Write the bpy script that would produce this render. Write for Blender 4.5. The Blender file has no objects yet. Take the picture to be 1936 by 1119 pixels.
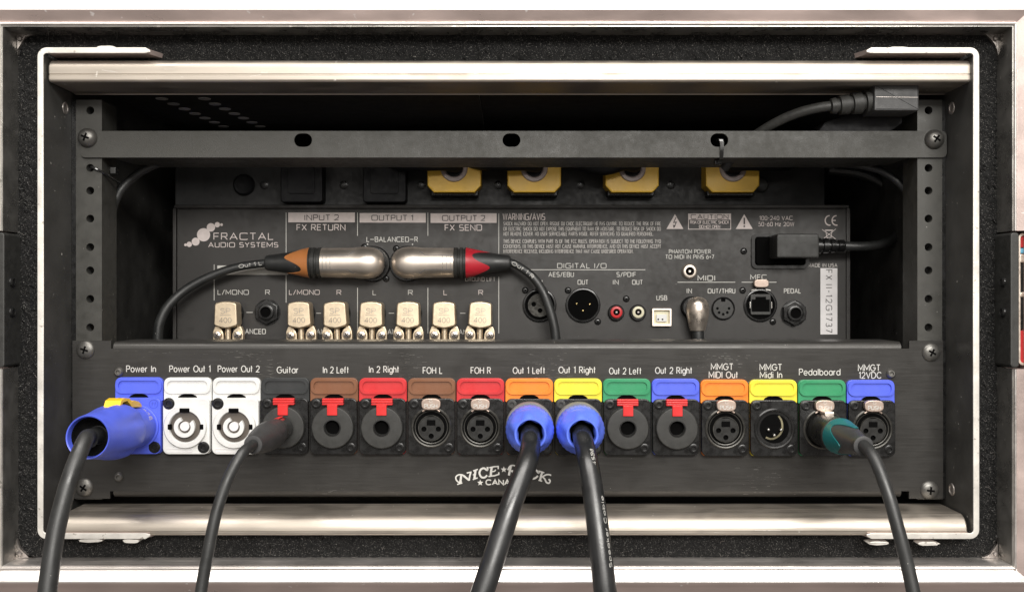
import bpy, bmesh, math, random
from mathutils import Vector, Matrix
random.seed(7)
C = bpy.context.scene
COL = C.collection
R = math.radians
# ------------------------------------------------------------------ units
S = 0.000295            # one "px" = 0.295 mm at the connector panel
D = 1850.0              # camera distance to the panel, px
CX, CY = 968.0, 559.5
def W(x, y, z=0.0):     # x right, y down, z towards the camera -> world
    return Vector(((x-CX)*S, -z*S, (CY-y)*S))
def Q(px, py, z):       # the real position of something seen at px,py at depth z
    k = (D-z)/D
    return (CX+(px-CX)*k, CY+(py-CY)*k, z)
# ------------------------------------------------------------------ camera, world, lamps
cam = bpy.data.cameras.new('camera'); co = bpy.data.objects.new('camera', cam); COL.objects.link(co)
co.location = W(CX, CY, D); co.rotation_euler = (R(90), 0, 0)
cam.sensor_width = 36; cam.lens = 36*D/1936; cam.clip_start = 0.01; cam.clip_end = 50
C.camera = co
C.view_settings.view_transform = 'Standard'; C.view_settings.look = 'None'
C.view_settings.exposure = 0.0; C.view_settings.gamma = 1
w = bpy.data.worlds.new('World'); C.world = w; w.use_nodes = True
bg = w.node_tree.nodes['Background']; bg.inputs[0].default_value = (0.63, 0.57, 0.52, 1); bg.inputs[1].default_value = 0.34
def lamp(name, loc, target, sx, sy, power, col):
    l = bpy.data.lights.new(name, 'AREA'); l.shape = 'RECTANGLE'; l.size = sx; l.size_y = sy
    l.energy = power; l.color = col
    o = bpy.data.objects.new(name, l); COL.objects.link(o); o.location = loc
    d = Vector(target)-Vector(loc); o.rotation_euler = d.to_track_quat('-Z', 'Y').to_euler()
lamp('ceiling_lamp', (-0.1, -0.85, 1.25), (0, 0, 0), 1.7, 0.7, 25, (1.0, 0.96, 0.91))
lamp('ceiling_lamp_near', (0.32, -1.55, 0.66), (0, 0, 0), 1.0, 0.34, 24, (1.0, 0.97, 0.92))
lamp('front_fill', (0.0, -2.25, 0.6), (0, 0, 0.1), 2.8, 1.15, 14, (1.0, 0.96, 0.9))  # added fill panel behind the camera, mirrored as brightness in the metal
# ------------------------------------------------------------------ materials
def mat(name, col, rough=0.5, metal=0.0, var=0.12, vs=120, bump=0.0, bs=2500, stretch=(1,1,1),
        rvar=0.1, specks=0.0, sp_scale=1500, sp_col=(0.6,0.58,0.54), aniso=0.0, spec=0.5, coat=0.0, detail=4, smudge=.07):
    m = bpy.data.materials.new(name); m.use_nodes = True
    n = m.node_tree.nodes; l = m.node_tree.links; b = n['Principled BSDF']
    b.inputs['Metallic'].default_value = metal; b.inputs['Specular IOR Level'].default_value = spec
    b.inputs['Anisotropic'].default_value = aniso; b.inputs['Coat Weight'].default_value = coat
    tc = n.new('ShaderNodeTexCoord'); mp = n.new('ShaderNodeMapping'); l.new(tc.outputs['Object'], mp.inputs[0])
    mp.inputs['Scale'].default_value = stretch
    nz = n.new('ShaderNodeTexNoise'); nz.inputs['Scale'].default_value = vs; nz.inputs['Detail'].default_value = detail
    l.new(mp.outputs[0], nz.inputs[0])
    mr = n.new('ShaderNodeMapRange'); mr.inputs['From Min'].default_value = .3; mr.inputs['From Max'].default_value = .7
    mr.inputs['To Min'].default_value = 1-var; mr.inputs['To Max'].default_value = 1+var
    l.new(nz.outputs[0], mr.inputs[0])
    mx = n.new('ShaderNodeVectorMath'); mx.operation = 'SCALE'; mx.inputs[0].default_value = col[:3]
    l.new(mr.outputs[0], mx.inputs['Scale'])
    last = mx.outputs[0]
    if specks:
        n2 = n.new('ShaderNodeTexNoise'); n2.inputs['Scale'].default_value = sp_scale; n2.inputs['Detail'].default_value = 2
        l.new(tc.outputs['Object'], n2.inputs[0])
        r2 = n.new('ShaderNodeMapRange'); r2.inputs['From Min'].default_value = 1-specks; r2.inputs['From Max'].default_value = 1-specks+.05
        l.new(n2.outputs[0], r2.inputs[0])
        mm = n.new('ShaderNodeMix'); mm.data_type = 'RGBA'; mm.inputs['B'].default_value = (*sp_col, 1)
        l.new(r2.outputs[0], mm.inputs['Factor']); l.new(last, mm.inputs['A']); last = mm.outputs['Result']
    l.new(last, b.inputs['Base Color'])
    r = n.new('ShaderNodeMapRange'); r.inputs['From Min'].default_value = .3; r.inputs['From Max'].default_value = .7
    r.inputs['To Min'].default_value = max(.02, rough-rvar); r.inputs['To Max'].default_value = min(1, rough+rvar)
    l.new(nz.outputs[0], r.inputs[0])
    n3 = n.new('ShaderNodeTexNoise'); n3.inputs['Scale'].default_value = 38; n3.inputs['Detail'].default_value = 5; n3.inputs['Distortion'].default_value = 1.2
    l.new(tc.outputs['Object'], n3.inputs[0])
    r3 = n.new('ShaderNodeMapRange'); r3.inputs['From Min'].default_value = .35; r3.inputs['From Max'].default_value = .65
    r3.inputs['To Min'].default_value = -smudge; r3.inputs['To Max'].default_value = smudge; l.new(n3.outputs[0], r3.inputs[0])
    ad = n.new('ShaderNodeMath'); ad.operation = 'ADD'; ad.use_clamp = True
    l.new(r.outputs[0], ad.inputs[0]); l.new(r3.outputs[0], ad.inputs[1]); l.new(ad.outputs[0], b.inputs['Roughness'])
    if bump:
        nb = n.new('ShaderNodeTexNoise'); nb.inputs['Scale'].default_value = bs; nb.inputs['Detail'].default_value = 3
        l.new(mp.outputs[0], nb.inputs[0])
        bp = n.new('ShaderNodeBump'); bp.inputs['Strength'].default_value = bump; bp.inputs['Distance'].default_value = 0.0003
        l.new(nb.outputs[0], bp.inputs['Height']); l.new(bp.outputs[0], b.inputs['Normal'])
    return m
MT = {}
MT['panel'] = mat('brushed_black_anodised', (.052,.050,.047), .38, .45, .04, 900, .1, 2600, (.05,1,1), .07, .24, 700, aniso=.3)
MT['powder'] = mat('black_powder_coat', (.04,.039,.034), .5, 0, .1, 300, .5, 2600, rvar=.08, specks=.20, sp_scale=900)
MT['rail'] = mat('black_rail_paint', (.046,.045,.04), .5, 0, .15, 200, .2, 2200, specks=.25, sp_scale=700)
MT['wall'] = mat('sleeve_black_paint', (.05,.049,.046), .42, 0, .3, 45, .15, 1500, specks=.26, sp_scale=500)
MT['interior'] = mat('black_interior_paint', (.045,.044,.042), .7)  # black paint of the inside walls
MT['device'] = mat('device_black_paint', (.03,.028,.026), .48, 0, .12, 250, .3, 3500, specks=.22, sp_scale=900)
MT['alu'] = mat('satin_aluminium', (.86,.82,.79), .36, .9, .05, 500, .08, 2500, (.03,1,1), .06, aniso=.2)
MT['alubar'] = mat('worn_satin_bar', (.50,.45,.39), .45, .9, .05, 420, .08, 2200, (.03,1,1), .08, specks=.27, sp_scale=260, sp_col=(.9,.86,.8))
MT['alupink'] = mat('extrusion_face', (.63,.515,.48), .42, .65, .14, 60, .15, 1500, (.3,1,1), .12, specks=.3, sp_scale=180, sp_col=(.88,.82,.8))  # pink of the mirrored floor is put into the metal colour
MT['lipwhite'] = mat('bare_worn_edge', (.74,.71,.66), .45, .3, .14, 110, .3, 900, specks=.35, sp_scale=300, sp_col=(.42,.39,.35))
MT['extin'] = mat('extrusion_inner', (.36,.35,.33), .3, .85, .2, 90, .15, 1200, rvar=.12, specks=.3, sp_scale=400)  # darkened aluminium, the mirrored rack interior is put into its colour
MT['foam'] = mat('black_foam', (.007,.007,.007), .75, 0, .5, 1800, .8, 3200, specks=.355, sp_scale=2400, sp_col=(.26,.25,.235), spec=.2)  # pale specks paint the foam's sparkle into its colour
MT['fibre'] = mat('foam_fibre', (.045,.043,.04), .35, 0, .6, 700)
MT['brace'] = mat('dull_corner_metal', (.36,.33,.31), .42, .8, .3, 150, .6, 500)
MT['nickel'] = mat('satin_nickel', (.86,.77,.68), .42, .9, .03, 60, rvar=.03)
MT['gold'] = mat('champagne_nickel', (.80,.665,.485), .4, .85, .05, 500, .15, 3000, rvar=.05)
MT['chrome'] = mat('chrome', (.86,.76,.66), .33, .9, .03, 300)
MT['tab'] = mat('worn_push_tab', (.50,.40,.34), .5, .85, .06, 500, .15, 2500)
MT['brass'] = mat('dull_contact', (.34,.31,.2), .35, .9)
MT['pin'] = mat('gold_pin', (.95,.75,.35), .2, 1)
MT['silverpin'] = mat('silver_pin', (.95,.93,.88), .25, 1)
MT['black'] = mat('black_plastic', (.009,.009,.009), .3, 0, .15, 300, .15, 3000, specks=.2, sp_scale=1300)
MT['blackgl'] = mat('glossy_black_plastic', (.014,.014,.014), .2, 0, .15, 300)
MT['blackmt'] = mat('matt_black_plastic', (.032,.032,.03), .5, 0, .15, 300, .3, 3500, specks=.22, sp_scale=1200)
MT['screw'] = mat('blackened_steel_screw', (.16,.155,.145), .42, .75, .15, 200, .1, 1500)
MT['blackdim'] = mat('socket_insert_black', (.016,.016,.015), .4, 0, .15, 300, specks=.2, sp_scale=1300)
MT['rimgrey'] = mat('worn_black_rim', (.07,.068,.062), .3, .6, .2, 400)
MT['stripblk'] = mat('power_strip_black', (.011,.011,.011), .6, 0, .15, 300, .2, 2500)
MT['adblk'] = mat('adapter_black', (.007,.007,.008), .6, 0, .15, 300, spec=.25)
MT['hole'] = mat('hole_black', (.003,.003,.003), .9, spec=.05)
MT['rubber'] = mat('black_rubber_cable', (.02,.021,.021), .46, 0, .15, 150, .12, 1600, rvar=.08, specks=.24, sp_scale=900, spec=.8)
MT['cablegl'] = mat('smooth_black_cable', (.014,.015,.016), .36, 0, .15, 150, .1, 900, rvar=.06, specks=.24, sp_scale=900, spec=1.0)
MT['grey'] = mat('grey_rubber', (.045,.045,.046), .5, 0, .15, 200, .25, 2500)
def plast(name, c, rough=.42): MT[name] = mat(name+'_plastic', c, rough, 0, .09, 90, .12, 3500, rvar=.05, specks=.24, sp_scale=1100, sp_col=tuple(min(.85, q*.7+.12) for q in c), smudge=.1)
plast('blue', (.09,.135,.74)); plast('spblue', (.11,.19,.86), .36); plast('white', (.72,.72,.70), .38)
plast('brown', (.20,.085,.042)); plast('red', (.56,.03,.034)); plast('orange', (.85,.235,.025)); plast('yellow', (.82,.70,.05))
plast('green', (.035,.27,.12)); plast('mblack', (.03,.032,.033)); plast('lred', (.66,.03,.03)); plast('latch_yellow', (.95,.58,.01))
plast('teal', (.01,.15,.155)); plast('boot_orange', (.50,.19,.06)); plast('boot_red', (.52,.02,.035)); plast('outlet', (.85,.52,.06), .4)
plast('insert', (.36,.29,.27)); plast('cream', (.7,.66,.48)); plast('greyring', (.2,.2,.21)); plast('label', (.72,.7,.7), .6)
plast('recess_shade', (.10,.085,.07), .6); plast('darkblue', (.05,.08,.5)); plast('skyblue', (.15,.45,.65))
MT['ink'] = mat('white_print', (.60,.59,.555), .6, 0, .06, 400)
MT['inkwarm'] = mat('warm_grey_print', (.66,.585,.56), .55, 0, .08, 300)
MT['inkdim'] = mat('fine_grey_print', (.60,.57,.54), .6, 0, .1, 300)
MT['inkdark'] = mat('dark_print', (.045,.04,.04), .6, 0, .06, 400)
# ------------------------------------------------------------------ mesh builder
def circ(cx, cy, r, n=32, ry=None, a0=0):
    ry = ry or r
    return [(cx+r*math.cos(a0+2*math.pi*i/n), cy+ry*math.sin(a0+2*math.pi*i/n)) for i in range(n)]
def rrect(x0, x1, y0, y1, r, n=5):
    r = min(r, (x1-x0)/2-.01, (y1-y0)/2-.01); p = []
    for cx, cy, a in ((x1-r,y1-r,0),(x0+r,y1-r,90),(x0+r,y0+r,180),(x1-r,y0+r,270)):
        for i in range(n+1):
            t = R(a+90*i/n); p.append((cx+r*math.cos(t), cy+r*math.sin(t)))
    return p
def inset(poly, d):
    n = len(poly); A = sum(poly[i][0]*poly[(i+1)%n][1]-poly[(i+1)%n][0]*poly[i][1] for i in range(n))
    s = 1 if A > 0 else -1; out = []
    for i in range(n):
        p, q, r_ = Vector(poly[i-1]), Vector(poly[i]), Vector(poly[(i+1)%n])
        a = (q-p); b = (r_-q)
        if a.length < 1e-6 or b.length < 1e-6: out.append(tuple(q)); continue
        a.normalize(); b.normalize()
        na = Vector((-a.y, a.x))*s; nb = Vector((-b.y, b.x))*s
        m = na+nb; m.normalize(); c = max(.35, m.dot(na))
        out.append(tuple(q+m*(d/c)))
    return out
def frame_of(ax):
    ax = Vector(ax).normalized(); up = Vector((0,0,1)) if abs(ax.z) < .9 else Vector((1,0,0))
    u = up.cross(ax).normalized(); v = ax.cross(u)
    return ax, u, v
def smooth_path(P, n=8):
    P = [Vector(p) for p in P]; out = []
    P2 = [P[0]*2-P[1]]+P+[P[-1]*2-P[-2]]
    for i in range(1, len(P2)-2):
        a, b, c, d = P2[i-1:i+3]
        for k in range(n):
            t = k/n
            out.append(.5*((2*b)+(c-a)*t+(2*a-5*b+4*c-d)*t*t+(3*b-a-3*c+d)*t**3))
    out.append(P[-1]); return out
class MB:
    def __init__(s): s.v = []; s.f = []
    def add(s, vs, fs):
        o = len(s.v); s.v += [tuple(p) for p in vs]; s.f += [tuple(i+o for i in f) for f in fs]; return s
    def box(s, x0, x1, y0, y1, z0, z1):
        return s.loft([[(x0,y0),(x1,y0),(x1,y1),(x0,y1)]]*2, [z0, z1])
    def loft(s, polys, zs, caps=True):
        n = len(polys[0]); vs = [(x, y, z) for p, z in zip(polys, zs) for x, y in p]; fs = []
        for k in range(len(polys)-1):
            for i in range(n):
                j = (i+1) % n; fs.append((k*n+i, k*n+j, (k+1)*n+j, (k+1)*n+i))
        if caps: fs += [tuple(range(n)), tuple(range((len(polys)-1)*n, len(polys)*n))]
        return s.add(vs, fs)
    def slab(s, poly, z0, z1, ch=1.5):
        return s.loft([poly, poly, inset(poly, ch*.3), inset(poly, ch)], [z0, z1-ch, z1-ch*.3, z1])
    def bbox(s, x0, x1, y0, y1, z0, z1, ch=2, r=3):
        return s.slab(rrect(x0, x1, y0, y1, r, 3), z0, z1, ch)
    def plate(s, outer, holes, z0, z1):
        bm = bmesh.new(); loops = [outer]+holes
        for lp in loops:
            vv = [bm.verts.new((x, y, 0)) for x, y in lp]
            for i in range(len(vv)): bm.edges.new((vv[i], vv[(i+1) % len(vv)]))
        bm.verts.index_update()
        bmesh.ops.triangle_fill(bm, use_beauty=True, use_dissolve=False, edges=bm.edges[:])
        bm.verts.index_update(); pts = [tuple(v.co)[:2] for v in bm.verts]
        tr = [tuple(v.index for v in f.verts) for f in bm.faces]; bm.free(); N = len(pts)
        fs = [t for t in tr]+[tuple(i+N for i in t) for t in tr]; b = 0
        for lp in loops:
            n = len(lp)
            for i in range(n): j = (i+1) % n; fs.append((b+i, b+j, b+j+N, b+i+N))
            b += n
        return s.add([(x, y, z0) for x, y in pts]+[(x, y, z1) for x, y in pts], fs)
    def lathe(s, prof, c=(0,0,0), ax=(0,0,1), n=32, mod=None, caps=True):
        a, u, v = frame_of(ax); c = Vector(c); vs = []; fs = []
        for k, (r, h) in enumerate(prof):
            for i in range(n):
                t = 2*math.pi*i/n; rr = r*(mod(t, h) if mod else 1)
                vs.append(c+a*h+u*(rr*math.cos(t))+v*(rr*math.sin(t)))
        for k in range(len(prof)-1):
            for i in range(n): j = (i+1) % n; fs.append((k*n+i, k*n+j, (k+1)*n+j, (k+1)*n+i))
        if caps: fs += [tuple(range(n)), tuple(range((len(prof)-1)*n, len(prof)*n))]
        return s.add(vs, fs)
    def tube(s, P, r, n=20, sm=8):
        P = smooth_path(P, sm) if sm else [Vector(p) for p in P]; m = len(P); vs = []; fs = []
        u = None
        for k, p in enumerate(P):
            t = (P[min(k+1, m-1)]-P[max(k-1, 0)]).normalized()
            if u is None: u = frame_of(t)[1]
            u = (u-t*u.dot(t)).normalized(); v = t.cross(u)
            rr = r if not isinstance(r, (list, tuple)) else r[0]+(r[1]-r[0])*k/(m-1)
            for i in range(n):
                a = 2*math.pi*i/n; vs.append(p+u*(rr*math.cos(a))+v*(rr*math.sin(a)))
        for k in range(m-1):
            for i in range(n): j = (i+1) % n; fs.append((k*n+i, k*n+j, (k+1)*n+j, (k+1)*n+i))
        fs += [tuple(range(n)), tuple(range((m-1)*n, m*n))]
        return s.add(vs, fs)
    def boot(s, r0, r1, z0, zl, depth, c, ax, n=48, lobes=3, ph=0.0, t=1.5, p=1.0):
        # a collar whose far edge is cut into rounded prongs
        a, u, v = frame_of(ax); c = Vector(c); vs = []; fs = []; K = 7
        for side in (0, 1):
            for k in range(K):
                for i in range(n):
                    th = 2*math.pi*i/n; q = (.5+.5*math.cos(lobes*th+ph))**p
                    L = zl+depth*q; h = L*k/(K-1)
                    rr = r0+(r1-r0)*(h/(zl+depth))-side*t
                    vs.append(c+a*(z0+h)+u*(rr*math.cos(th))+v*(rr*math.sin(th)))
        B = K*n
        for side in (0, 1):
            for k in range(K-1):
                for i in range(n): j = (i+1) % n; o = side*B; fs.append((o+k*n+i, o+k*n+j, o+(k+1)*n+j, o+(k+1)*n+i))
        for i in range(n):
            j = (i+1) % n; e = (K-1)*n
            fs.append((i, j, B+j, B+i)); fs.append((e+i, e+j, B+e+j, B+e+i))
        return s.add(vs, fs)
    def ribbon(s, pts, th, z, closed=False, mapf=None):
        P = []
        for p in pts:
            p = Vector(p)
            if not P or (p-P[-1]).length > 1e-4: P.append(p)
        if closed and len(P) > 1 and (P[0]-P[-1]).length < 1e-3: P.pop()
        n = len(P)
        if n < 2: return
        vs = []; fs = []
        for i in range(n):
            a = P[i]-P[i-1] if (i > 0 or closed) else P[1]-P[0]
            b = P[(i+1) % n]-P[i] if (i < n-1 or closed) else P[-1]-P[-2]
            a = a.normalized(); b = b.normalized()
            na = Vector((-a.y, a.x)); nb = Vector((-b.y, b.x)); m = na+nb
            m = m.normalized() if m.length > 1e-6 else na
            q = m*(th/2/max(.45, m.dot(na)))
            for w_ in (P[i]+q, P[i]-q): vs.append((w_.x, w_.y, z))
        for i in range(n if closed else n-1):
            j = (i+1) % n; fs.append((2*i, 2*i+1, 2*j+1, 2*j))
        if mapf: vs = [mapf(x, y, zz) for x, y, zz in vs]
        s.add(vs, fs)
NOFIX = set()
def make_mesh(name, mb, m, O, k, weld=True):
    vs = [((x-O[0])*k*S, -(z-O[2])*k*S, -(y-O[1])*k*S) for x, y, z in mb.v]
    me = bpy.data.meshes.new(name); me.from_pydata(vs, [], mb.f)
    if weld:
        bm = bmesh.new(); bm.from_mesh(me)
        bmesh.ops.remove_doubles(bm, verts=bm.verts[:], dist=1e-6)
        bmesh.ops.recalc_face_normals(bm, faces=bm.faces[:]); bm.to_mesh(me); bm.free()
    me.materials.append(MT[m] if isinstance(m, str) else m)
    if weld:
        me.shade_smooth(); me.set_sharp_from_angle(angle=R(38))
    return me
class Thing:
    def __init__(s, name, label, cat, px, py, z=0.0, group=None):
        s.z = z; s.k = (D-z)/D; s.O = (px, py, 0 if z else 0)
        s.o = bpy.data.objects.new(name, None); COL.objects.link(s.o); s.o.empty_display_size = .01
        q = (CX+(px-CX)*s.k, CY+(py-CY)*s.k, z); s.o.location = W(*q)
        s.o['label'] = label; s.o['category'] = cat
        if group: s.o['group'] = group
    def part(s, name, mb, m, parent=None, label=None, O=None, k=None, weld=True):
        me = make_mesh(name, mb, m, O or s.O, k or s.k, weld)
        o = bpy.data.objects.new(name, me); COL.objects.link(o); o.parent = parent or s.o
        if label: o['label'] = label
        return o
def copy_under(src, parent, loc, label=None):          # a part with its sub-parts
    o = src.copy(); COL.objects.link(o); o.parent = parent; o.location = loc
    if label: o['label'] = label
    for ch in src.children:
        c = ch.copy(); COL.objects.link(c); c.parent = o
    return o
# ------------------------------------------------------------------ stroke lettering
def AR(cx, cy, rx, ry, a0, a1): return ('a', cx, cy, rx, ry, a0, a1)
G = {
'A': (.9, [[(0,0),(.45,1),(.9,0)],[(.16,.34),(.74,.34)]]),
'B': (.72, [[(0,0),(0,1),AR(.42,.76,.26,.24,90,-90),(0,.52)],[(.02,.52),AR(.44,.26,.3,.26,90,-90),(0,0)]]),
'C': (.92, [[AR(.5,.5,.5,.5,42,318)]]),
'D': (.85, [[(0,0),(0,1),AR(.38,.5,.48,.5,90,-90),(0,0)]]),
'E': (.65, [[(.65,1),(0,1),(0,0),(.65,0)],[(0,.52),(.6,.52)]]),
'F': (.6, [[(.6,1),(0,1),(0,0)],[(0,.5),(.55,.5)]]),
'G': (1.0, [[AR(.5,.5,.5,.5,42,360),(.55,.5)]]),
'H': (.8, [[(0,0),(0,1)],[(.8,0),(.8,1)],[(0,.52),(.8,.52)]]),
'I': (.08, [[(.04,0),(.04,1)]]),
'J': (.5, [[(.5,1),AR(.25,.25,.25,.25,0,-180)]]),
'K': (.72, [[(0,0),(0,1)],[(.68,1),(0,.4)],[(.22,.58),(.72,0)]]),
'L': (.58, [[(0,1),(0,0),(.58,0)]]),
'M': (1.0, [[(0,0),(0,1),(.5,.22),(1,1),(1,0)]]),
'N': (.82, [[(0,0),(0,1),(.82,0),(.82,1)]]),
'O': (1.0, [[AR(.5,.5,.5,.5,0,360)]]),
'P': (.68, [[(0,0),(0,1),AR(.4,.74,.28,.26,90,-90),(0,.48)]]),
'Q': (1.0, [[AR(.5,.5,.5,.5,0,360)],[(.62,.3),(1,-.02)]]),
'R': (.72, [[(0,0),(0,1),AR(.4,.74,.28,.26,90,-90),(0,.48)],[(.36,.48),(.72,0)]]),
'S': (.72, [[AR(.36,.75,.32,.25,30,270),AR(.36,.25,.36,.25,90,-150)]]),
'T': (.7, [[(0,1),(.7,1)],[(.35,1),(.35,0)]]),
'U': (.78, [[(0,1),AR(.39,.36,.39,.36,180,360),(.78,1)]]),
'V': (.85, [[(0,1),(.42,0),(.85,1)]]),
'W': (1.2, [[(0,1),(.3,0),(.6,1),(.9,0),(1.2,1)]]),
'X': (.75, [[(0,0),(.75,1)],[(0,1),(.75,0)]]),
'Y': (.75, [[(0,1),(.375,.5),(.75,1)],[(.375,.5),(.375,0)]]),
'Z': (.7, [[(0,1),(.7,1),(0,0),(.7,0)]]),
'0': (.7, [[AR(.35,.5,.35,.5,0,360)]]),
'1': (.3, [[(0,.82),(.24,1),(.24,0)]]),
'2': (.68, [[AR(.34,.7,.32,.3,165,-35),(0,0),(.68,0)]]),
'3': (.62, [[AR(.3,.75,.28,.25,150,-90),AR(.3,.25,.32,.25,90,-150)]]),
'4': (.72, [[(.55,0),(.55,1),(0,.28),(.72,.28)]]),
'5': (.62, [[(.58,1),(.12,1),(.06,.55),AR(.3,.32,.32,.32,120,-150)]]),
'6': (.65, [[(.5,1),(.06,.48)],[AR(.33,.32,.32,.32,0,360)]]),
'7': (.62, [[(0,1),(.62,1),(.2,0)]]),
'8': (.66, [[AR(.33,.75,.28,.25,0,360)],[AR(.33,.25,.33,.25,0,360)]]),
'9': (.65, [[(.15,0),(.59,.52)],[AR(.32,.68,.32,.32,0,360)]]),
'-': (.35, [[(0,.48),(.35,.48)]]), '—': (.9, [[(0,.5),(.9,.5)]]), '/': (.5, [[(0,-.05),(.5,1.05)]]),
'.': (.1, [[(.05,0),(.05,.12)]]), ',': (.1, [[(.07,.1),(0,-.15)]]), '!': (.1, [[(.05,1),(.05,.3)],[(.05,.12),(.05,0)]]),
'(': (.25, [[AR(.3,.5,.3,.65,130,230)]]), ')': (.25, [[AR(-.05,.5,.3,.65,50,-50)]]), '+': (.5, [[(0,.48),(.5,.48)],[(.25,.2),(.25,.76)]]),
'o': (.68, [[AR(.34,.34,.34,.35,0,360)]]),
'a': (.68, [[AR(.34,.34,.34,.35,0,360)],[(.68,0),(.68,.69)]]),
'b': (.68, [[(0,0),(0,1)],[AR(.34,.34,.34,.35,0,360)]]),
'd': (.68, [[AR(.34,.34,.34,.35,0,360)],[(.68,0),(.68,1)]]),
'c': (.6, [[AR(.34,.34,.34,.35,45,315)]]),
'e': (.68, [[(.02,.34),(.68,.34),AR(.34,.34,.34,.35,5,318)]]),
'f': (.38, [[(.14,0),AR(.32,.84,.18,.16,180,80)],[(0,.68),(.34,.68)]]),
'g': (.68, [[AR(.34,.34,.34,.35,0,360)],[(.68,.69),AR(.36,0,.32,.3,0,-150)]]),
'h': (.58, [[(0,0),(0,1)],[(0,.38),AR(.29,.4,.29,.29,180,0),(.58,0)]]),
'i': (.08, [[(.04,0),(.04,.69)],[(.04,.88),(.04,1)]]),
'k': (.52, [[(0,0),(0,1)],[(.48,.68),(0,.3)],[(.16,.42),(.52,0)]]),
'l': (.08, [[(.04,0),(.04,1)]]),
'm': (.95, [[(0,0),(0,.69)],[(0,.42),AR(.24,.44,.24,.25,180,0),(.48,0)],[(.48,.42),AR(.72,.44,.24,.25,180,0),(.95,0)]]),
'n': (.56, [[(0,0),(0,.69)],[(0,.38),AR(.28,.4,.28,.29,180,0),(.56,0)]]),
'p': (.68, [[(0,-.3),(0,.69)],[AR(.34,.34,.34,.35,0,360)]]),
'r': (.34, [[(0,0),(0,.69)],[(0,.4),AR(.28,.4,.28,.28,180,80)]]),
's': (.44, [[AR(.22,.52,.2,.17,30,270),AR(.22,.17,.22,.17,90,-150)]]),
't': (.36, [[(.16,0),(.16,1)],[(0,.68),(.36,.68)]]),
'u': (.56, [[(0,.69),AR(.28,.28,.28,.28,180,360),(.56,.69)],[(.56,0),(.56,.4)]]),
'w': (.9, [[(0,.69),(.22,0),(.45,.69),(.68,0),(.9,.69)]]),
'z': (.5, [[(0,.69),(.5,.69),(0,0),(.5,0)]]),
}
def glyph(ch, n, arcseg=10):
    wd, strokes = G[ch]; out = []
    for st in strokes:
        pts = []
        for it in st:
            if it[0] == 'a':
                _, cx, cy, rx, ry, a0, a1 = it; m = max(3, int(abs(a1-a0)/360*arcseg*(2 if n == 2 else 2.4))+1)
                for i in range(m+1):
                    a = R(a0+(a1-a0)*i/m); c, s_ = math.cos(a), math.sin(a)
                    pts.append((cx+rx*math.copysign(abs(c)**(2/n), c), cy+ry*math.copysign(abs(s_)**(2/n), s_)))
            else: pts.append(it)
        closed = len(st) == 1 and st[0][0] == 'a' and abs(st[0][6]-st[0][5]) == 360
        out.append((pts, closed))
    return wd, out
def text(mb, s, cx, cy, h, w=None, th=1.2, n=2, z=.6, sp=.24, xs=1.0, align='c', rot=0, space=.45, mapf=None, seg=10):
    tot = 0; L = []
    for ch in s:
        if ch == ' ': tot += space; continue
        wd, st = glyph(ch, n, seg); L.append((tot, st)); tot += wd+sp
    tot -= sp; f = (w/tot) if w else h*xs
    x0 = {'c': -tot*f/2, 'l': 0, 'r': -tot*f}[align]; ca, sa = math.cos(R(rot)), math.sin(R(rot)); q = 0
    for off, st in L:
        for pts, closed in st:
            P = []
            for x, y in pts:
                X = x0+(off+x)*f; Y = h/2-y*h
                P.append((cx+X*ca-Y*sa, cy+X*sa+Y*ca))
            mb.ribbon(P, th, z+.02*(q % 4), closed, mapf); q += 1
    return mb
# ================================================================== FLIGHT CASE
case = Thing('flight_case', 'open aluminium edged flight case with black foam lining around the rack', 'flight case', CX, 1120, 0)
HX0, HX1, HY0, HY1 = 65, 1855, 83, 1037      # inner opening (real units)
def frame_side(prof, side, ext=None):
    # prof: (outward offset, z); four mitred lengths of one extrusion
    mb = MB(); vs = []; fs = []
    for o, z in prof:
        x0, x1, y0, y1 = HX0-o, HX1+o, HY0-o, HY1+o
        a, b = {'t': ((x0,y0),(x1,y0)), 'b': ((x0,y1),(x1,y1)), 'l': ((x0,y0),(x0,y1)), 'r': ((x1,y0),(x1,y1))}[side]
        if ext and side in 'lr': a, b = (a[0], ext[0] if ext[0] is not None else a[1]), (b[0], ext[1] if ext[1] is not None else b[1])
        vs += [(*a, z), (*b, z)]
    m = len(prof)
    for i in range(m):
        j = (i+1) % m; fs.append((2*i, 2*i+1, 2*j+1, 2*j))
    fs += [tuple(2*i for i in range(m)), tuple(2*i+1 for i in range(m))]
    return mb.add(vs, fs)
inner = [(0,52),(0,111),(1.2,113),(3,113),(3,52)]
lip = [(3,60),(3,114),(3.8,117),(5.5,118),(7.5,117),(8.2,114.5),(8.2,60)]
facep = [(8.2,60),(8.2,113),(10,114),(27,124),(28.2,124),(28.2,60)]
slope = [(28.2,60),(28.2,123.6),(30,123),(36,118),(37,116),(60,98),(95,70),(95,-60),(60,-60)]
for sd in 'tb':
    case.part('extrusion_wall', frame_side(inner, sd), 'extin' if sd == 't' else 'alu')  # same aluminium: bottom coloured for mirrored lamps, top for the dark interior
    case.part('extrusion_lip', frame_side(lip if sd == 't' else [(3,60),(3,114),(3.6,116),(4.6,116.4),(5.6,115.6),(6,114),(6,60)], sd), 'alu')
    case.part('extrusion_face', frame_side(facep if sd == 't' else [(6,60),(6,111.5),(7,112),(25,124),(26.5,124.3),(28.2,124),(28.2,60)], sd), 'alupink' if sd == 't' else 'alu')  # same aluminium: top coloured for mirrored floor, bottom for mirrored ceiling
    case.part('edge_valance', frame_side(slope, sd), 'white' if sd == 't' else 'alupink')  # top length coloured white for the overhead light that burns it out
LY0, LY1 = Q(0, 436, 118)[1], Q(0, 698, 118)[1]
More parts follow.
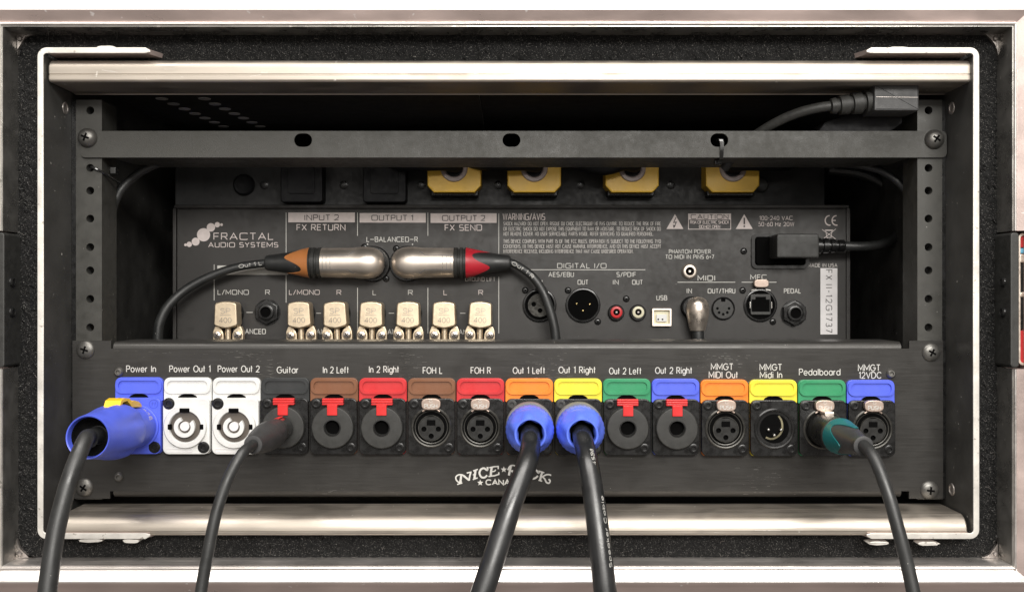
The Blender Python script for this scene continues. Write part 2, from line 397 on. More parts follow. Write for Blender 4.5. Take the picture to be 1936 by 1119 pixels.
for sd in 'lr':
    for a, b in ((None, LY0), (LY1, None)):
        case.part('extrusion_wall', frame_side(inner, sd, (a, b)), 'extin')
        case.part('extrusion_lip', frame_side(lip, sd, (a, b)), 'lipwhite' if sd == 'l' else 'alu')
        case.part('extrusion_face', frame_side(facep, sd, (a, b)), 'alupink')
    case.part('edge_valance', frame_side(slope, sd), 'alupink')
# plywood behind the extrusion and foam lining in the gap round the rack sleeve
mb = MB(); mb.plate(rrect(-40, 1960, -20, 1150, 6), [rrect(HX0+1, HX1-1, HY0+1, HY1-1, 22, 6)], -60, 52)
case.part('plywood_shell', mb, 'blackmt')
def foam():
    # rough-surfaced foam ring, built as four strips of uneven grid
    mb = MB()
    def strip(x0, x1, y0, y1, step=4.0):
        nx, ny = max(2, int((x1-x0)/step)), max(2, int((y1-y0)/step)); vs = []; fs = []
        for j in range(ny+1):
            for i in range(nx+1):
                vs.append((x0+(x1-x0)*i/nx+random.uniform(-1.2,1.2), y0+(y1-y0)*j/ny+random.uniform(-1.2,1.2), 60+random.gauss(0, .9)))
        for j in range(ny):
            for i in range(nx):
                a = j*(nx+1)+i; fs += [(a, a+1, a+nx+2), (a, a+nx+2, a+nx+1)]
        mb.add(vs, fs)
    strip(HX0-8, 120, HY0-8, HY1+8); strip(1803, HX1+8, HY0-8, HY1+8)
    strip(120, 1806, HY0-8, 150); strip(120, 1806, 970, HY1+8)
    return mb
case.part('foam_lining', foam(), 'foam')
mb = MB()
for k in range(34):
    side = random.random()
    if side < .6: px_, py_ = random.choice([(random.uniform(70,112), 0), (random.uniform(1812,1850), 0)])[0], random.uniform(100, 1020)
    else: px_, py_ = random.uniform(130, 1790), random.choice([random.uniform(86, 108), random.uniform(1004, 1034)])
    a = random.uniform(0, 6.28); L_ = random.uniform(4, 13); c_ = random.uniform(-4, 4)
    mb.tube([(px_, py_, 62.5), (px_+L_*.5*math.cos(a)-c_*math.sin(a), py_+L_*.5*math.sin(a)+c_*math.cos(a), 63.4), (px_+L_*math.cos(a), py_+L_*math.sin(a), 62.5)], .2, 4, 3)
o = case.part('lint_fibres', mb, 'brace'); o['kind'] = 'stuff'
mb = MB()
for k in range(5200):
    if random.random() < .45: px_, py_ = random.choice((random.uniform(66,116), random.uniform(1808,1854))), random.uniform(84, 1036)
    else: px_, py_ = random.uniform(116, 1808), random.choice((random.uniform(84, 116), random.uniform(994, 1036)))
    a = random.uniform(0, 6.28); L_ = random.uniform(2, 6); h_ = random.uniform(1.5, 5); w2 = random.uniform(.25, .6)
    mb.add([(px_-w2*math.sin(a), py_+w2*math.cos(a), 59), (px_+w2*math.sin(a), py_-w2*math.cos(a), 59), (px_+L_*math.cos(a), py_+L_*math.sin(a), 60+h_)], [(0,1,2)])
o = case.part('foam_fibres', mb, 'fibre', weld=False); o['kind'] = 'stuff'
# corner braces inside the opening
for (cx, cy, sx, sy) in ((HX0, HY0, 1, 1), (HX1, HY0, -1, 1), (HX0, HY1, 1, -1), (HX1, HY1, -1, -1)):
    P = [(cx, cy)]; m = 7
    for i in range(m):
        t = i/(m-1)*math.pi/2
        P.append((cx+sx*(32-31*math.sin(t))+random.uniform(-1.5,1.5), cy+sy*(38-37*math.cos(t))+random.uniform(-1.5,1.5)))
    mb = MB(); mb.plate(P, [], 56, 66)
    case.part('corner_brace', mb, 'brace')
    mb = MB(); mb.lathe([(5,0),(5,2),(3.5,4),(0.5,4.6)], (cx+sx*6, cy+sy*8, 66), n=14); case.part('corner_rivet', mb, 'brace')
# black recessed latch dishes cut into both sides
def latch(sd):
    s_ = 1 if sd == 'l' else -1
    ex = HX0+4 if sd == 'l' else HX1-4
    x_out = ex-s_*16
    xs = sorted((ex, x_out)); y0, y1 = LY0+3, LY1-3
    mb = MB(); mb.slab(rrect(xs[0], xs[1], y0, y1, 6), 40, 117, 3)
    d = case.part('latch_dish', mb, 'blackmt')
    xs2 = sorted((x_out-s_*.5, x_out-s_*80))
    mb = MB(); mb.slab(rrect(xs2[0], xs2[1], y0-2, y1+2, 8), 30, 70, 3); case.part('latch_recess', mb, 'black')
    for yy in (533, 590):
        q = (ex, Q(0, yy, 90)[1])
        mb = MB(); mb.lathe([(9,0),(8.5,2.5),(6,4.5),(5.2,3.6),(.4,3.2)], (ex, q[1], 92), (s_,0,0), n=20); case.part('rivet', mb, 'blackgl', parent=d)
    return x_out
latch('l'); xr = latch('r')
fr = MB(); rx = Q(1926, 0, 100)[0]
yA, yB = Q(0, 441, 100)[1], Q(0, 690, 100)[1]
fr.plate(rrect(rx-2, rx+70, yA, yB, 9), [rrect(rx+1.5, rx+66, yA+4, yB-4, 6)], 96, 103); lt = case.part('latch_frame', fr, 'chrome')
for nm, ya, yb, mm in (('latch_wing', 444, 468, 'red'), ('latch_wing', 625, 686, 'red'), ('latch_plate', 500, 622, 'black')):
    a, b = Q(0, ya, 100)[1], Q(0, yb, 100)[1]
    mb = MB(); mb.bbox(rx+2, rx+60, a, b, 80, 98, 2); case.part(nm, mb, mm, parent=lt)
for ya, yb, mm in ((469, 479, 'skyblue'), (480, 497, 'chrome'), (552, 562, 'chrome')):
    a, b = Q(0, ya, 100)[1], Q(0, yb, 100)[1]
    mb = MB(); mb.bbox(rx+3, rx+40, a, b, 80, 99, 2); case.part('latch_cam', mb, mm, parent=lt)
# ================================================================== RACK SLEEVE
rack = Thing('rack_sleeve', 'black steel rack sleeve with bright worn edge, satin tubes and perforated rails', 'rack', CX, 1000, 0)
XL, XR = 131, 1792; ZF = 102; YT, YB = 116, 993
def side_wall(x, s_):
    mb = MB(); xs = sorted((x, x-s_*11)); ends = YT+14, YB-14
    mb.plate([(xs[0], YT+13), (xs[1], YT+13), (xs[1], YB-13), (xs[0], YB-13)], [], -950, ZF-2)
    w_ = rack.part('side_wall', mb, 'wall')
    # bright bare edge, turning into the flanges at top and bottom
    mb = MB(); t = 11; e = 190
    for yy, sy in ((YT, 1), (YB, -1)):
        rr = 16; cx, cy = x-s_*t+s_*rr, yy+sy*rr; out = []; inn = []
        for i in range(7):
            a = i/6*math.pi/2
            out.append((cx-s_*rr*math.cos(a), cy-sy*rr*math.sin(a))); inn.append((cx-s_*(rr-t+1)*math.cos(a), cy-sy*(rr-t+1)*math.sin(a)))
        F = x+s_*e
        poly = [(x-s_*t, (YT+YB)/2)]+out+[(F-s_*8, yy-.0), (F, yy+sy*5), (F, yy+sy*8), (F-s_*8, yy+sy*(t-1))]+inn[::-1]+[(x, (YT+YB)/2)]
        z0 = ZF-3
        mb.loft([poly, poly, inset(poly, 1.2)], [z0, ZF-.8, ZF])
        fl = MB(); xs2 = sorted((x+s_*2, x+s_*(e-4)))
        ys2 = sorted((yy+sy*.5, yy+sy*(t-2)))
        # flange runs back with a slanted end
        top = [(x+s_*4, ZF-3), (x+s_*(e-8), ZF-3), (x+s_*(e+8), ZF-44), (x+s_*4, ZF-44)]
        vs = [(a, ys2[0], b) for a, b in top]+[(a, ys2[1], b) for a, b in top]
        fl.add(vs, [(0,1,2,3),(4,5,6,7),(0,1,5,4),(1,2,6,5),(2,3,7,6),(3,0,4,7)])
        rack.part('flange', fl, 'alupink')
    rack.part('bare_edge', mb, 'lipwhite')
    for yy in (205, 925):
        m2 = MB(); q = x+s_*.6
        m2.lathe([(12,0),(11,1.5),(8,1.8),(7,.4)], (q, CY+(yy-CY)/1.01, 18), (s_,0,0), n=20); rack.part('wall_rivet', m2, 'brace')
side_wall(XL, 1); side_wall(XR, -1)
mb = MB(); mb.plate([(XL, YT+30), (XR, YT+30), (XR, YB-30), (XL, YB-30)], [], -952, -945); rack.part('back_wall', mb, 'interior')
mb = MB(); mb.box(XL, XR, YT+20, YT+26, -945, -25); rack.part('top_wall', mb, 'interior')
mb = MB(); mb.box(XL, XR, YB-26, YB-20, -945, -25); rack.part('bottom_wall', mb, 'interior')
def bar(y0, y1, x0, x1, name, flip, material):
    zb, zf = -17, 90; r = 15
    P = []
    if not flip:
        cors = [(y0+r, zf-r, 180, 90), (y1-8, zf-8, 90, 0)]
        P = [(y0, zb)]+[(y0+r-r*math.cos(R(90*i/8)), zf-r+r*math.sin(R(90*i/8))) for i in range(9)]
        P += [(y0+26, zf), (y0+27, zf-1.4), (y0+28.4, zf-1.4), (y0+29.4, zf)]
        P += [(y1-5+5*math.sin(R(90*i/4)), zf-5+5*math.cos(R(90*i/4))) for i in range(5)]+[(y1, zb+3), (y1+1.5, zb+2), (y1+1.5, zb)]
    else:
        r = 27
        P = [(y0, zb)]+[(y0+r-r*math.cos(R(90*i/8)), zf-r+r*math.sin(R(90*i/8))) for i in range(9)]
        P += [(y1-9, zf), (y1-8.4, zf-1), (y1-7.4, zf-1), (y1-6.6, zf)]+[(y1-4+4*math.sin(R(90*i/4)), zf-4+4*math.cos(R(90*i/4))) for i in range(5)]+[(y1, zb)]
    N = len(P); vs = []; fs = []
    X = [x0, x0+2.5, x1-2.5, x1]
    for k, xx in enumerate(X):
        for (yy, zz) in P:
            if k in (0, 3):
                my, mz = (y0+y1)/2, (zb+zf)/2; d = .93
                vs.append((xx, my+(yy-my)*d, mz+(zz-mz)*.975))
            else: vs.append((xx, yy, zz))
    for k in range(3):
        for i in range(N): j = (i+1) % N; fs.append((k*N+i, k*N+j, (k+1)*N+j, (k+1)*N+i))
    fs += [tuple(range(N)), tuple(range(3*N, 4*N))]
    mb = MB(); mb.add(vs, fs); return rack.part(name, mb, material)
bar(134, 175, 134, 1795, 'top_tube', False, 'alubar')
bar(955, 990, 151, 1787, 'bottom_tube', True, 'alubar')
for px_, py_, w_ in ((170,1024,22),(247,1025,16),(1662,1029,18),(1757,1030,19),(200,92,16),(1700,94,20)):
    q = Q(px_, py_, 100); mb = MB()
    mb.slab([(q[0]+w_*math.copysign(abs(math.cos(R(a)))**.8, math.cos(R(a)))*(1+random.uniform(-.12,.12)), q[1]-2+3.6*math.sin(R(a))*(1+random.uniform(-.15,.15))) for a in range(0,360,24)], 78, 99, 1.5)
    rack.part('weld_bead', mb, 'lipwhite')
mb = MB()
for k in range(46):
    a = random.uniform(170, 1740); L_ = random.uniform(4, 34); sl = random.uniform(-.5, .5)*(k % 3)
    y_ = random.uniform(146, 168) if k % 2 else random.uniform(980, 986)
    if abs(sl*L_) < (8 if k % 2 else 3): mb.ribbon([(a, y_), (a+L_, y_+sl*L_*.6)], random.uniform(.25, .55), 90.15)
o = rack.part('tube_scratches', mb, 'lipwhite', weld=False); o['kind'] = 'stuff'
# rack rails with real holes
RH = [208, 260, 317, 360, 413, 467, 511, 565, 619, 661, 715, 770, 822, 868, 918]
def rail(x0, x1, hx, s_):
    mb = MB(); mb.plate([(x0,188),(x1,188),(x1,945),(x0,945)], [circ(hx, y, 7.6, 18) for y in RH], -12, -6)
    o = rack.part('rack_rail', mb, 'rail')
    xi = x1 if s_ > 0 else x0; xs = sorted((xi, xi-s_*5)); m2 = MB(); m2.box(xs[0], xs[1], 188.3, 944.7, -75, -12)
    rack.part('rail_return', m2, 'rail', parent=o)
    m3 = MB()
    for y in RH: m3.lathe([(7.6,0),(7.6,-14)], (hx, y, -12), n=14, caps=False)
    rack.part('threads', m3, 'interior', parent=o)
rail(141, 190, 168, 1); rail(1737, 1784, 1758, -1)
for x0, x1 in ((131.3, 141), (1784, 1791.7)):
    mb = MB(); mb.box(x0, x1, 189, 944, -30, -9); rack.part('rail_shade', mb, 'black')  # black strip paints the shadow where rail meets side wall
# ================================================================== screws
def screw_mb(r, h):
    return MB().lathe([(r,0),(r*.98,h*.25),(r*.86,h*.62),(r*.6,h*.9),(r*.3,h),(r*.02,h)], n=28)
def cross_mb(r, h, a=0.0):
    mb = MB()
    for k in range(2):
        t = a+k*math.pi/2; c, s_ = math.cos(t), math.sin(t); L, w_ = r, r*.24
        P = [(L*c-w_*s_, L*s_+w_*c), (L*c+w_*s_, L*s_-w_*c), (-L*c+w_*s_, -L*s_-w_*c), (-L*c-w_*s_, -L*s_+w_*c)]
        mb.loft([P, P], [h*.5, h+.3+.1*k])
    return mb
def phillips(th, x, y, z, r, h, a, m='blackgl', name='rack_screw'):
    o = bpy.data.objects.new(name, make_mesh(name, screw_mb(r, h), m, (0,0,0), th.k)); COL.objects.link(o); o.parent = th.o
    o.location = ((x-th.O[0])*S*th.k, -z*S*th.k, -(y-th.O[1])*S*th.k)
    c = bpy.data.objects.new('cross_slot', make_mesh('cross_slot', cross_mb(r*.42, h, a), 'hole', (0,0,0), th.k)); COL.objects.link(c); c.parent = o
    return o
# ================================================================== LACING BAR
lb = Thing('lacing_bar', 'black powder coated cross bar with three oval holes, above the audio processor', 'cross bar', CX, 290, 0)
mb = MB(); zb = -6
mb.plate(rrect(152, 1790, 248, 298, 9), [rrect(x-17, x+17, 252.5, 278, 12.5) for x in (573, 967, 1360)], zb, 0)
lb.part('front_face', mb, 'powder')
mb = MB(); mb.box(212, 1722, 292, 297.7, -145, zb); lb.part('bottom_flange', mb, 'powder')
for x, y, a in ((166, 261, .35), (1766, 264, .6)): phillips(lb, x, y, 0, 18.5, 13, a, 'screw')
# ================================================================== CONNECTOR PANEL
pn = Thing('connector_panel', 'black brushed rear connector panel with sixteen labelled coloured sockets', 'patch panel', CX, 945, 0)
PX0, PX1 = 212, 1706
mb = MB()
outer = [(137,644),(210,644),(210,659),(216,659),(1702,659),(1719,659),(1719,644),(1783,644),(1783,942),(1719,942),(1719,928),(208,928),(208,942),(137,942)]
mb.plate(outer, [], -6, 0)
pn.part('face_plate', mb, 'panel')
def roll(y, s_):           # the rounded bend along the top and bottom of the panel
    mb = MB(); P = []; r = 13
    for i in range(9):
        a = R(90*i/8); P.append((y+s_*r*math.sin(a), -r+r*math.cos(a)))
    P = P+[(P[-1][0], -110), (P[-1][0]-s_*6, -110), (y, -14), (y, -6)]
    vs = []; N = len(P)
    x0, x1 = 214, 1704
    for xx in (x0, x1):
        for k, (yy, zz) in enumerate(P): vs.append((xx, yy, zz))
    fs = [(i, (i+1) % N, N+(i+1) % N, N+i) for i in range(N)]+[tuple(range(N)), tuple(range(N, 2*N))]
    mb.add(vs, fs); pn.part('rolled_edge', mb, 'panel')
roll(658.9, -1); roll(928.1, 1)
for x, y, a in ((162, 661, .3), (1760, 666, .5), (160, 921, .6), (1757, 926, .1)): phillips(pn, x, y, 0, 17.5, 7, a, 'screw')
def hexscrew(th, x, y, r, h, m='screw', z=0):
    mb = MB(); mb.lathe([(r,0),(r*.9,h*.6),(r*.62,h),(r*.4,h),(r*.36,h*.5),(.02,h*.45)], n=20)
    o = bpy.data.objects.new('panel_screw', make_mesh('panel_screw', mb, m, (0,0,0), th.k)); COL.objects.link(o); o.parent = th.o
    o.location = ((x-th.O[0])*S, -z*S, -(y-th.O[1])*S); return o
hexscrew(pn, 225, 703, 9.5, 6); hexscrew(pn, 225, 901, 9.5, 6); hexscrew(pn, 1684, 706, 9.5, 6)
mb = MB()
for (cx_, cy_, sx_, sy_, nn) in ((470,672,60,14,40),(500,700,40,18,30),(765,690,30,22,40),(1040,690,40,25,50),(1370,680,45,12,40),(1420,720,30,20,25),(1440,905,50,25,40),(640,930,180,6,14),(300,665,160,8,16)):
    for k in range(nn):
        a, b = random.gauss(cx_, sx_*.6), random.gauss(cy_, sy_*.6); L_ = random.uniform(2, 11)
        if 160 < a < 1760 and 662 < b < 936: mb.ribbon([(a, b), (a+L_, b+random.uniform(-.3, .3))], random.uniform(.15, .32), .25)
o = pn.part('brush_glints', mb, 'extin', weld=False); o['kind'] = 'stuff'  # pale slivers paint the glints of light on the brushed grain
# captions
CAPS = [('Power In',267,697,55),('Power Out 1',359.5,697,77),('Power Out 2',451.5,697,78),('Guitar',544,699,40),('In 2 Left',635,699,48),
 ('In 2 Right',726,698,56),('FOH L',818,700,36),('FOH R',909,700,37),('Out 1 Left',1000,700,60),('Out 1 Right',1091,699,69),('Out 2 Left',1182,701,60),('Out 2 Right',1273.5,700,69),
 ('MMGT',1365,693,41),('MIDI Out',1367.5,708.3,54),('MMGT',1457,694,41),('Midi In',1457.5,708.3,41),('Pedalboard',1549.5,703,77),('MMGT',1643,695,41),('12VDC',1645,709,42)]
for s_, x, y, w_ in CAPS:
    pn.part('printed_caption', text(MB(), s_, x, y, 11.4, w_, 1.5, 2, .7, sp=.26, space=.62), 'ink', label='caption reading '+s_, weld=False)
# maker's lettering on the panel, on an arc with curled first and last letters
lg = MB()
def lr(P, th=3.2, closed=False, z=.7, sm=True):
    Q_ = [tuple(p)[:2] for p in smooth_path([Vector((a, b, 0)) for a, b in P], 5)] if sm else P
    lr.i = (lr.i+1) % 8; lg.ribbon(Q_, th, z+.02*lr.i, closed)
lr.i = 0
lr([(873,909),(868,911),(863,907),(862,901),(867,897),(874,897),(878,901)], 2.6); lr([(872,898),(871,906),(869,914)], 4); lr([(864.5,915),(874,912)], 2.4, sm=False)
lr([(876,898),(883,904),(887,907)], 3.6); lr([(890,893),(888,900),(887,908)], 3); lr([(882.5,893.5),(891.5,891.5)], 2.4, sm=False)
lr([(899,888),(898,896),(897,904)], 4.2); lr([(894.5,889.5),(903.5,886.5)], 2.4, sm=False); lr([(894,906),(903,902.5)], 2.4, sm=False); lr([(894,897),(898,896)], 2)
lr([(922,882),(921,888),(915,884.5),(909,887),(906.5,894),(910,901),(916,902),(921,898)], 3.6)
lr([(930,883),(928.5,890),(928,899)], 4.2); lr([(925,883.5),(935,881.5),(942,881),(942,886)], 2.5, sm=False); lr([(929,891),(935,890),(937,887)], 2.2); lr([(923.5,900),(935,898.5),(943,896),(943,892)], 2.6, sm=False)
def star(cx, cy, r):
    P = []
    for i in range(10):
        a = -math.pi/2+i*math.pi/5; q = r if i % 2 == 0 else r*.45; P.append((cx+q*math.cos(a), cy+q*math.sin(a)))
    lr.i = (lr.i+1) % 8; z = .7+.02*lr.i; lg.add([(x, y, z) for x, y in P]+[(cx, cy, z)], [(i, (i+1) % 10, 10) for i in range(10)])
star(952.5, 887, 6)
lr([(960,888),(964,881),(970,879),(976,882),(974,888),(966,890)], 3); lr([(966,880),(964,889),(962,898)], 4); lr([(968,890),(973,896),(979,899)], 3.4)
lr([(981,899),(987,880),(993,899)], 3.2, sm=False); lr([(983,893),(991,893)], 2.4, sm=False)
lr([(1020,889),(1018,893),(1014,888.5),(1006,888),(1000,893),(1000,900),(1006,904),(1012,903),(1017,899)], 3.6)
lr([(1025,892),(1023,899),(1021,907)], 4); lr([(1018,907),(1025,909)], 2.4, sm=False); lr([(1021,890.5),(1029,893)], 2.4, sm=False)
lr([(1042,898),(1038,896.5),(1032,897),(1025,901)], 2.8); lr([(1025,900),(1030,905),(1033,911),(1038,912.5),(1040,908),(1037,905)], 3)
star(908, 912, 6); star(998, 911.5, 6)
text(lg, 'CANADA', 953, 911, 9, 68, 2.3, 2.4, .7)
pn.part('maker_emblem', lg, 'ink', label='curly maker lettering with three stars, partly behind a cable', weld=False)
# ---- socket kinds, built once at local origin
proto_t = pn
def P0(name, mb, m, parent): 
    o = bpy.data.objects.new(name, make_mesh(name, mb, m, (0,0,0), 1)); COL.objects.link(o)
    if parent: o.parent = parent
    return o
FL = rrect(-44, 44, -51.5, 54, 11)
def flange(m='black', z0=8, z1=15, holes=None):
    mb = MB(); mb.slab(FL, z0, z1, 2); return mb
def small_screw(parent, x, y, z, m='black', r=7.5):
    mb = MB(); mb.lathe([(r*1.25,-.2),(r*1.2,.5),(r,.9),(r,2.2),(r*.7,2.6),(r*.5,2.2),(r*.45,.4),(.02,.3)], (x, y, z), n=18); P0('screw', mb, m, parent)
def emblem(parent, x, y, z, m='blackgl'):
    mb = MB(); mb.ribbon([(x+8*math.cos(a*math.pi/8), y+8*math.sin(a*math.pi/8)) for a in range(16)], 1.0, z+.35, True)
    mb.ribbon([(x-3,y+4),(x-1.5,y-4)], .9, z+.35); mb.ribbon([(x+2,y+4.5),(x+3.5,y-4)], .9, z+.38); mb.ribbon([(x-5,y-1),(x+5,y-1)], .7, z+.42)
    o = P0('maker_mark', mb, m, parent)
def marker(parent, m):
    # coloured plate behind the flange: backing, raised rim, recessed field
    mb = MB(); yoff = 0
    mb.slab([p for p in rrect(-45, 45, -89, -40, 11) if p[1] < -60]+[(45,-46),(42.6,-44),(42.6,50),(39,54),(-39,54),(-42.6,50),(-42.6,-44),(-45,-46)], .5, 8, 1.2)
    o = P0('marker_plate', mb, m, parent)
    mb = MB(); mb.plate(rrect(-43.5, 43.5, -88, -59, 12), [rrect(-38, 38, -83, -64, 8.5)], 7.5, 11); P0('marker_rim', mb, m, parent)
    mb = MB(); a = [(19*math.cos(R(180+180*i/10)), -49+10*math.sin(R(180+180*i/10))) for i in range(11)]
    mb.loft([a, a], [8, 8.6]); P0('finger_notch', mb, 'hole', parent)
BM = {}
def jack():
    b = P0('jack_socket', flange(), 'black', None)
    mb = MB(); mb.lathe([(39.5,14),(39.5,24),(38.5,26),(37,27),(16.5,27),(14.5,26),(13.5,24),(13.5,-8)], (0,2,0), n=48, caps=False); P0('socket_body', mb, 'blackmt', b)
    mb = MB(); mb.lathe([(13.4,17),(0.1,17)], (0,2,0), n=24, caps=False); P0('jack_hole', mb, 'hole', b)
    mb = MB(); mb.lathe([(14.5,26.8),(16,28),(14.2,28.2),(13.2,26.5)], (0,2,0), n=32, caps=False); P0('hole_rim', mb, 'blackgl', b)
    mb = MB()
    for k in range(3): mb.bbox(-20, 20, -52+k*4.2, -48+k*4.2, 15, 25-abs(k-1)*1.5, 1.2, 1.5)
    mb.bbox(-9.5, 9.5, -40.5, -21, 15, 30, 1, 1); P0('release_tab', mb, 'lred', b)
    for x, y in ((-32.5,-41),(32.5,41)): small_screw(b, x, y, 15)
    emblem(b, 31, -40, 15); return b
def xlr_f(tab='tab'):
    b = P0('microphone_socket', flange(), 'black', None)
    mb = MB(); mb.lathe([(38,14),(38,17),(36,18.5),(34,18),(33,15.5)], (0,2,0), n=48, caps=False); mb.lathe([(32,14.8),(31,16),(29.5,15.6)], (0,2,0), n=48, caps=False); P0('socket_ring', mb, 'rimgrey', b)
    mb = MB(); mb.lathe([(33,15.4),(.1,15.3)], (0,2,0), n=40, caps=False); P0('recess', mb, 'hole', b)
    ins = [(22.5*math.cos(R(-90+22+(316*i/30))), 3+22.5*math.sin(R(-90+22+(316*i/30)))) for i in range(31)]
    mb = MB(); mb.plate(ins, [circ(sx, sy, 5, 14) for sx, sy in ((-13.5,5),(13.5,5),(0,18))], 15.5, 20); P0('insert', mb, 'blackdim', b)
    mb = MB(); mb.plate(circ(0,3,24.2,36), [circ(0,3,22.8,36)], 15.6, 20.8); P0('insert_rim', mb, 'rimgrey', b)
    mb = MB(); mb.slab([(18*math.copysign(abs(math.cos(R(t)))**.7, math.cos(R(t))), -42+11*math.copysign(abs(math.sin(R(t)))**.7, math.sin(R(t)))) for t in range(0,360,12)], 18, 27, 2); P0('push_tab', mb, tab, b)
    mb = MB(); text(mb, 'PUSH', 0, -39, 6.5, 23, 1.1, 3, 27.2); mb.ribbon([(0+3*math.cos(a), -48+2.4*math.sin(a)) for a in [i*.6 for i in range(10)]], .7, 27.2); P0('push_lettering', mb, 'ink', b)
    mb = MB(); mb.tube([(-16,-28,20),(-8,-32.5,20),(8,-32.5,20),(16,-28,20)], 1.8, 8, 4); P0('spring', mb, tab, b)
    mb = MB(); mb.bbox(-8, 8, -12, -2, 20, 21.3, .5, 1); P0('key_slot', mb, 'hole', b)
    for x, y in ((-32.5,-41),(32.5,41)): small_screw(b, x, y, 15)
    emblem(b, 31, -40, 15); return b
def xlr_m():
    b = P0('microphone_socket', flange(), 'black', None)
    mb = MB(); mb.lathe([(38,14),(38,17),(36,18.5),(33.5,18),(32,15.8),(27.5,15.5)], (0,2,0), n=48, caps=False); P0('socket_ring', mb, 'blackgl', b)
    mb = MB(); mb.lathe([(28,15.2),(.1,15.2)], (0,2,0), n=40, caps=False); P0('recess', mb, 'hole', b)
    for x, y in ((-12,3),(11.5,3.5),(-1,13.5)):
        mb = MB(); mb.lathe([(3.3,15.3),(3.3,19.5),(1.8,21.5),(.1,21.8)], (x, y, 0), n=14); P0('pin', mb, 'silverpin', b)
    P = [(8,-22),(13,-14),(15,-4),(14,6),(9,14),(2,19),(-7,21),(-16,18)]
    mb = MB(); mb.ribbon([tuple(p)[:2] for p in smooth_path([Vector((a, c, 0)) for a, c in P], 4)], 3.4, 15.9); P0('contact_spring', mb, 'brass', b)
    for x, y in ((-32.5,-41),(32.5,41)): small_screw(b, x, y, 15)
    emblem(b, 31, -40, 15); return b
def plain(m='black', z1=15):
    b = P0('speaker_socket' if m == 'black' else 'power_socket', flange(m, 8, z1), m, None)
    mb = MB(); mb.lathe([(41,z1-1),(41,z1+4),(39,z1+5),(30,z1+5)], (0,2,0), n=40, caps=True); P0('socket_ring', mb, m, b)
    for x, y in ((-32.5,-41),(32.5,41)): small_screw(b, x, y, z1, 'black' if m != 'black' else 'blackmt', 7.5 if m == 'black' else 9)
    emblem(b, 31, -40, z1, 'blackgl' if m == 'black' else 'darkblue'); return b
def pwr_white():
    z1 = 17
    b = P0('power_outlet', flange('white', 8, z1), 'white', None)
    mb = MB(); mb.lathe([(40.5,z1-1),(40.5,z1+3),(39,z1+5),(30.5,z1+5),(29,z1+3),(28,z1-12)], (-1,2,0), n=48, caps=False); P0('outlet_ring', mb, 'white', b)
    mb = MB(); mb.lathe([(29,z1+.4),(.1,z1+.4)], (-1,2,0), n=40, caps=False); P0('recess', mb, 'recess_shade', b)  # grey-brown disc paints the shade inside the white outlet
    mb = MB()
    P = [(-1+19.5*math.cos(R(t)), 2+19.5*math.sin(R(t))) for t in range(-40, 256, 11)]+[(-1+12*math.cos(R(t)), 2+12*math.sin(R(t))) for t in range(250, -41, -15)]
    mb.plate(P, [], z1, z1+8); P0('outlet_core', mb, 'white', b)
    mb = MB(); mb.plate(circ(-1, 1, 8.6, 20), [], z1, z1+6); P0('contact_post', mb, 'label', b)
    for x0, x1, y0, y1 in ((-11,8,-33,-25),(-33,-26,-3,7),(27,34,-3,7)):
        mb = MB(); mb.bbox(x0, x1, y0, y1, z1+1, z1+5.5, .6, 1.5); P0('key_notch', mb, 'hole', b)
    for x, y in ((-32.5,-41),(32.5,41)): small_screw(b, x, y, z1, 'blackgl', 9)
    mb = MB(); mb.plate(rrect(-38, 12, 43, 50, 3.5), [rrect(-36.8, 10.8, 44.2, 48.8, 2.3)], z1, z1+.6); P0('label_slot', mb, 'label', b)
    mb = MB(); 
    for i in range(22):
        a = R(25+i*6.2); rr = 35; x, y = -1+rr*math.cos(a), 2+rr*math.sin(a); tx, ty = -math.sin(a), math.cos(a)
        if i % 5 != 4: mb.ribbon([(x-tx*.9, y-ty*.9), (x+tx*.9, y+ty*.9)], 2.6, z1+5.2)
    P0('embossed_lettering', mb, 'label', b)
    emblem(b, 31, -40, z1, 'label'); return b
protos = {'J': jack(), 'F': xlr_f(), 'M': xlr_m(), 'S': plain(), 'B': plain('blue', 17), 'W': pwr_white()}
mk = {}
SOCK = [('B','blue','blue power inlet under Power In'),('W','white','white power outlet under Power Out 1'),('W','white','white power outlet under Power Out 2'),
 ('J','mblack','jack socket with black marker under Guitar'),('J','brown','jack socket with brown marker under In 2 Left'),('J','red','jack socket with red marker under In 2 Right'),
 ('F','brown','microphone socket with brown marker under FOH L'),('F','red','microphone socket with red marker under FOH R'),('S','orange','speaker socket with orange marker under Out 1 Left'),
 ('S','yellow','speaker socket with yellow marker under Out 1 Right'),('J','green','jack socket with green marker under Out 2 Left'),('J','blue','jack socket with blue marker under Out 2 Right'),
 ('F','orange','microphone socket with orange marker under MIDI Out'),('M','yellow','microphone socket with yellow marker and three pins under Midi In'),('F','green','microphone socket with green marker under Pedalboard'),('F','blue','microphone socket with blue marker under 12VDC')]
SX = [265.7+91.85*i for i in range(16)]; SYI = [801.6+.25*i+(1.2 if i >= 12 else 0) for i in range(16)]
seen = set()
def sockloc(i): return ((SX[i]-CX)*S, 0, -(SYI[i]-945)*S)
for i, (kd, colr, lab) in enumerate(SOCK):
    src = protos[kd]
    if kd in seen: o = copy_under(src, pn.o, sockloc(i), lab)
    else: seen.add(kd); o = src; o.parent = pn.o; o.location = sockloc(i); o['label'] = lab
    SOCK[i] = o
for i, o in enumerate(SOCK):
    colr = ['blue','white','white','mblack','brown','red','brown','red','orange','yellow','green','blue','orange','yellow','green','blue'][i]
    if colr not in mk:
        before = list(o.children); marker(o, colr); mk[colr] = [c for c in o.children if c not in before]
    else:
        for c in mk[colr]:
            d = c.copy(); COL.objects.link(d); d.parent = o
# ================================================================== PLUGS IN THE PANEL
def sock_real(i): return SX[i], SYI[i]+2
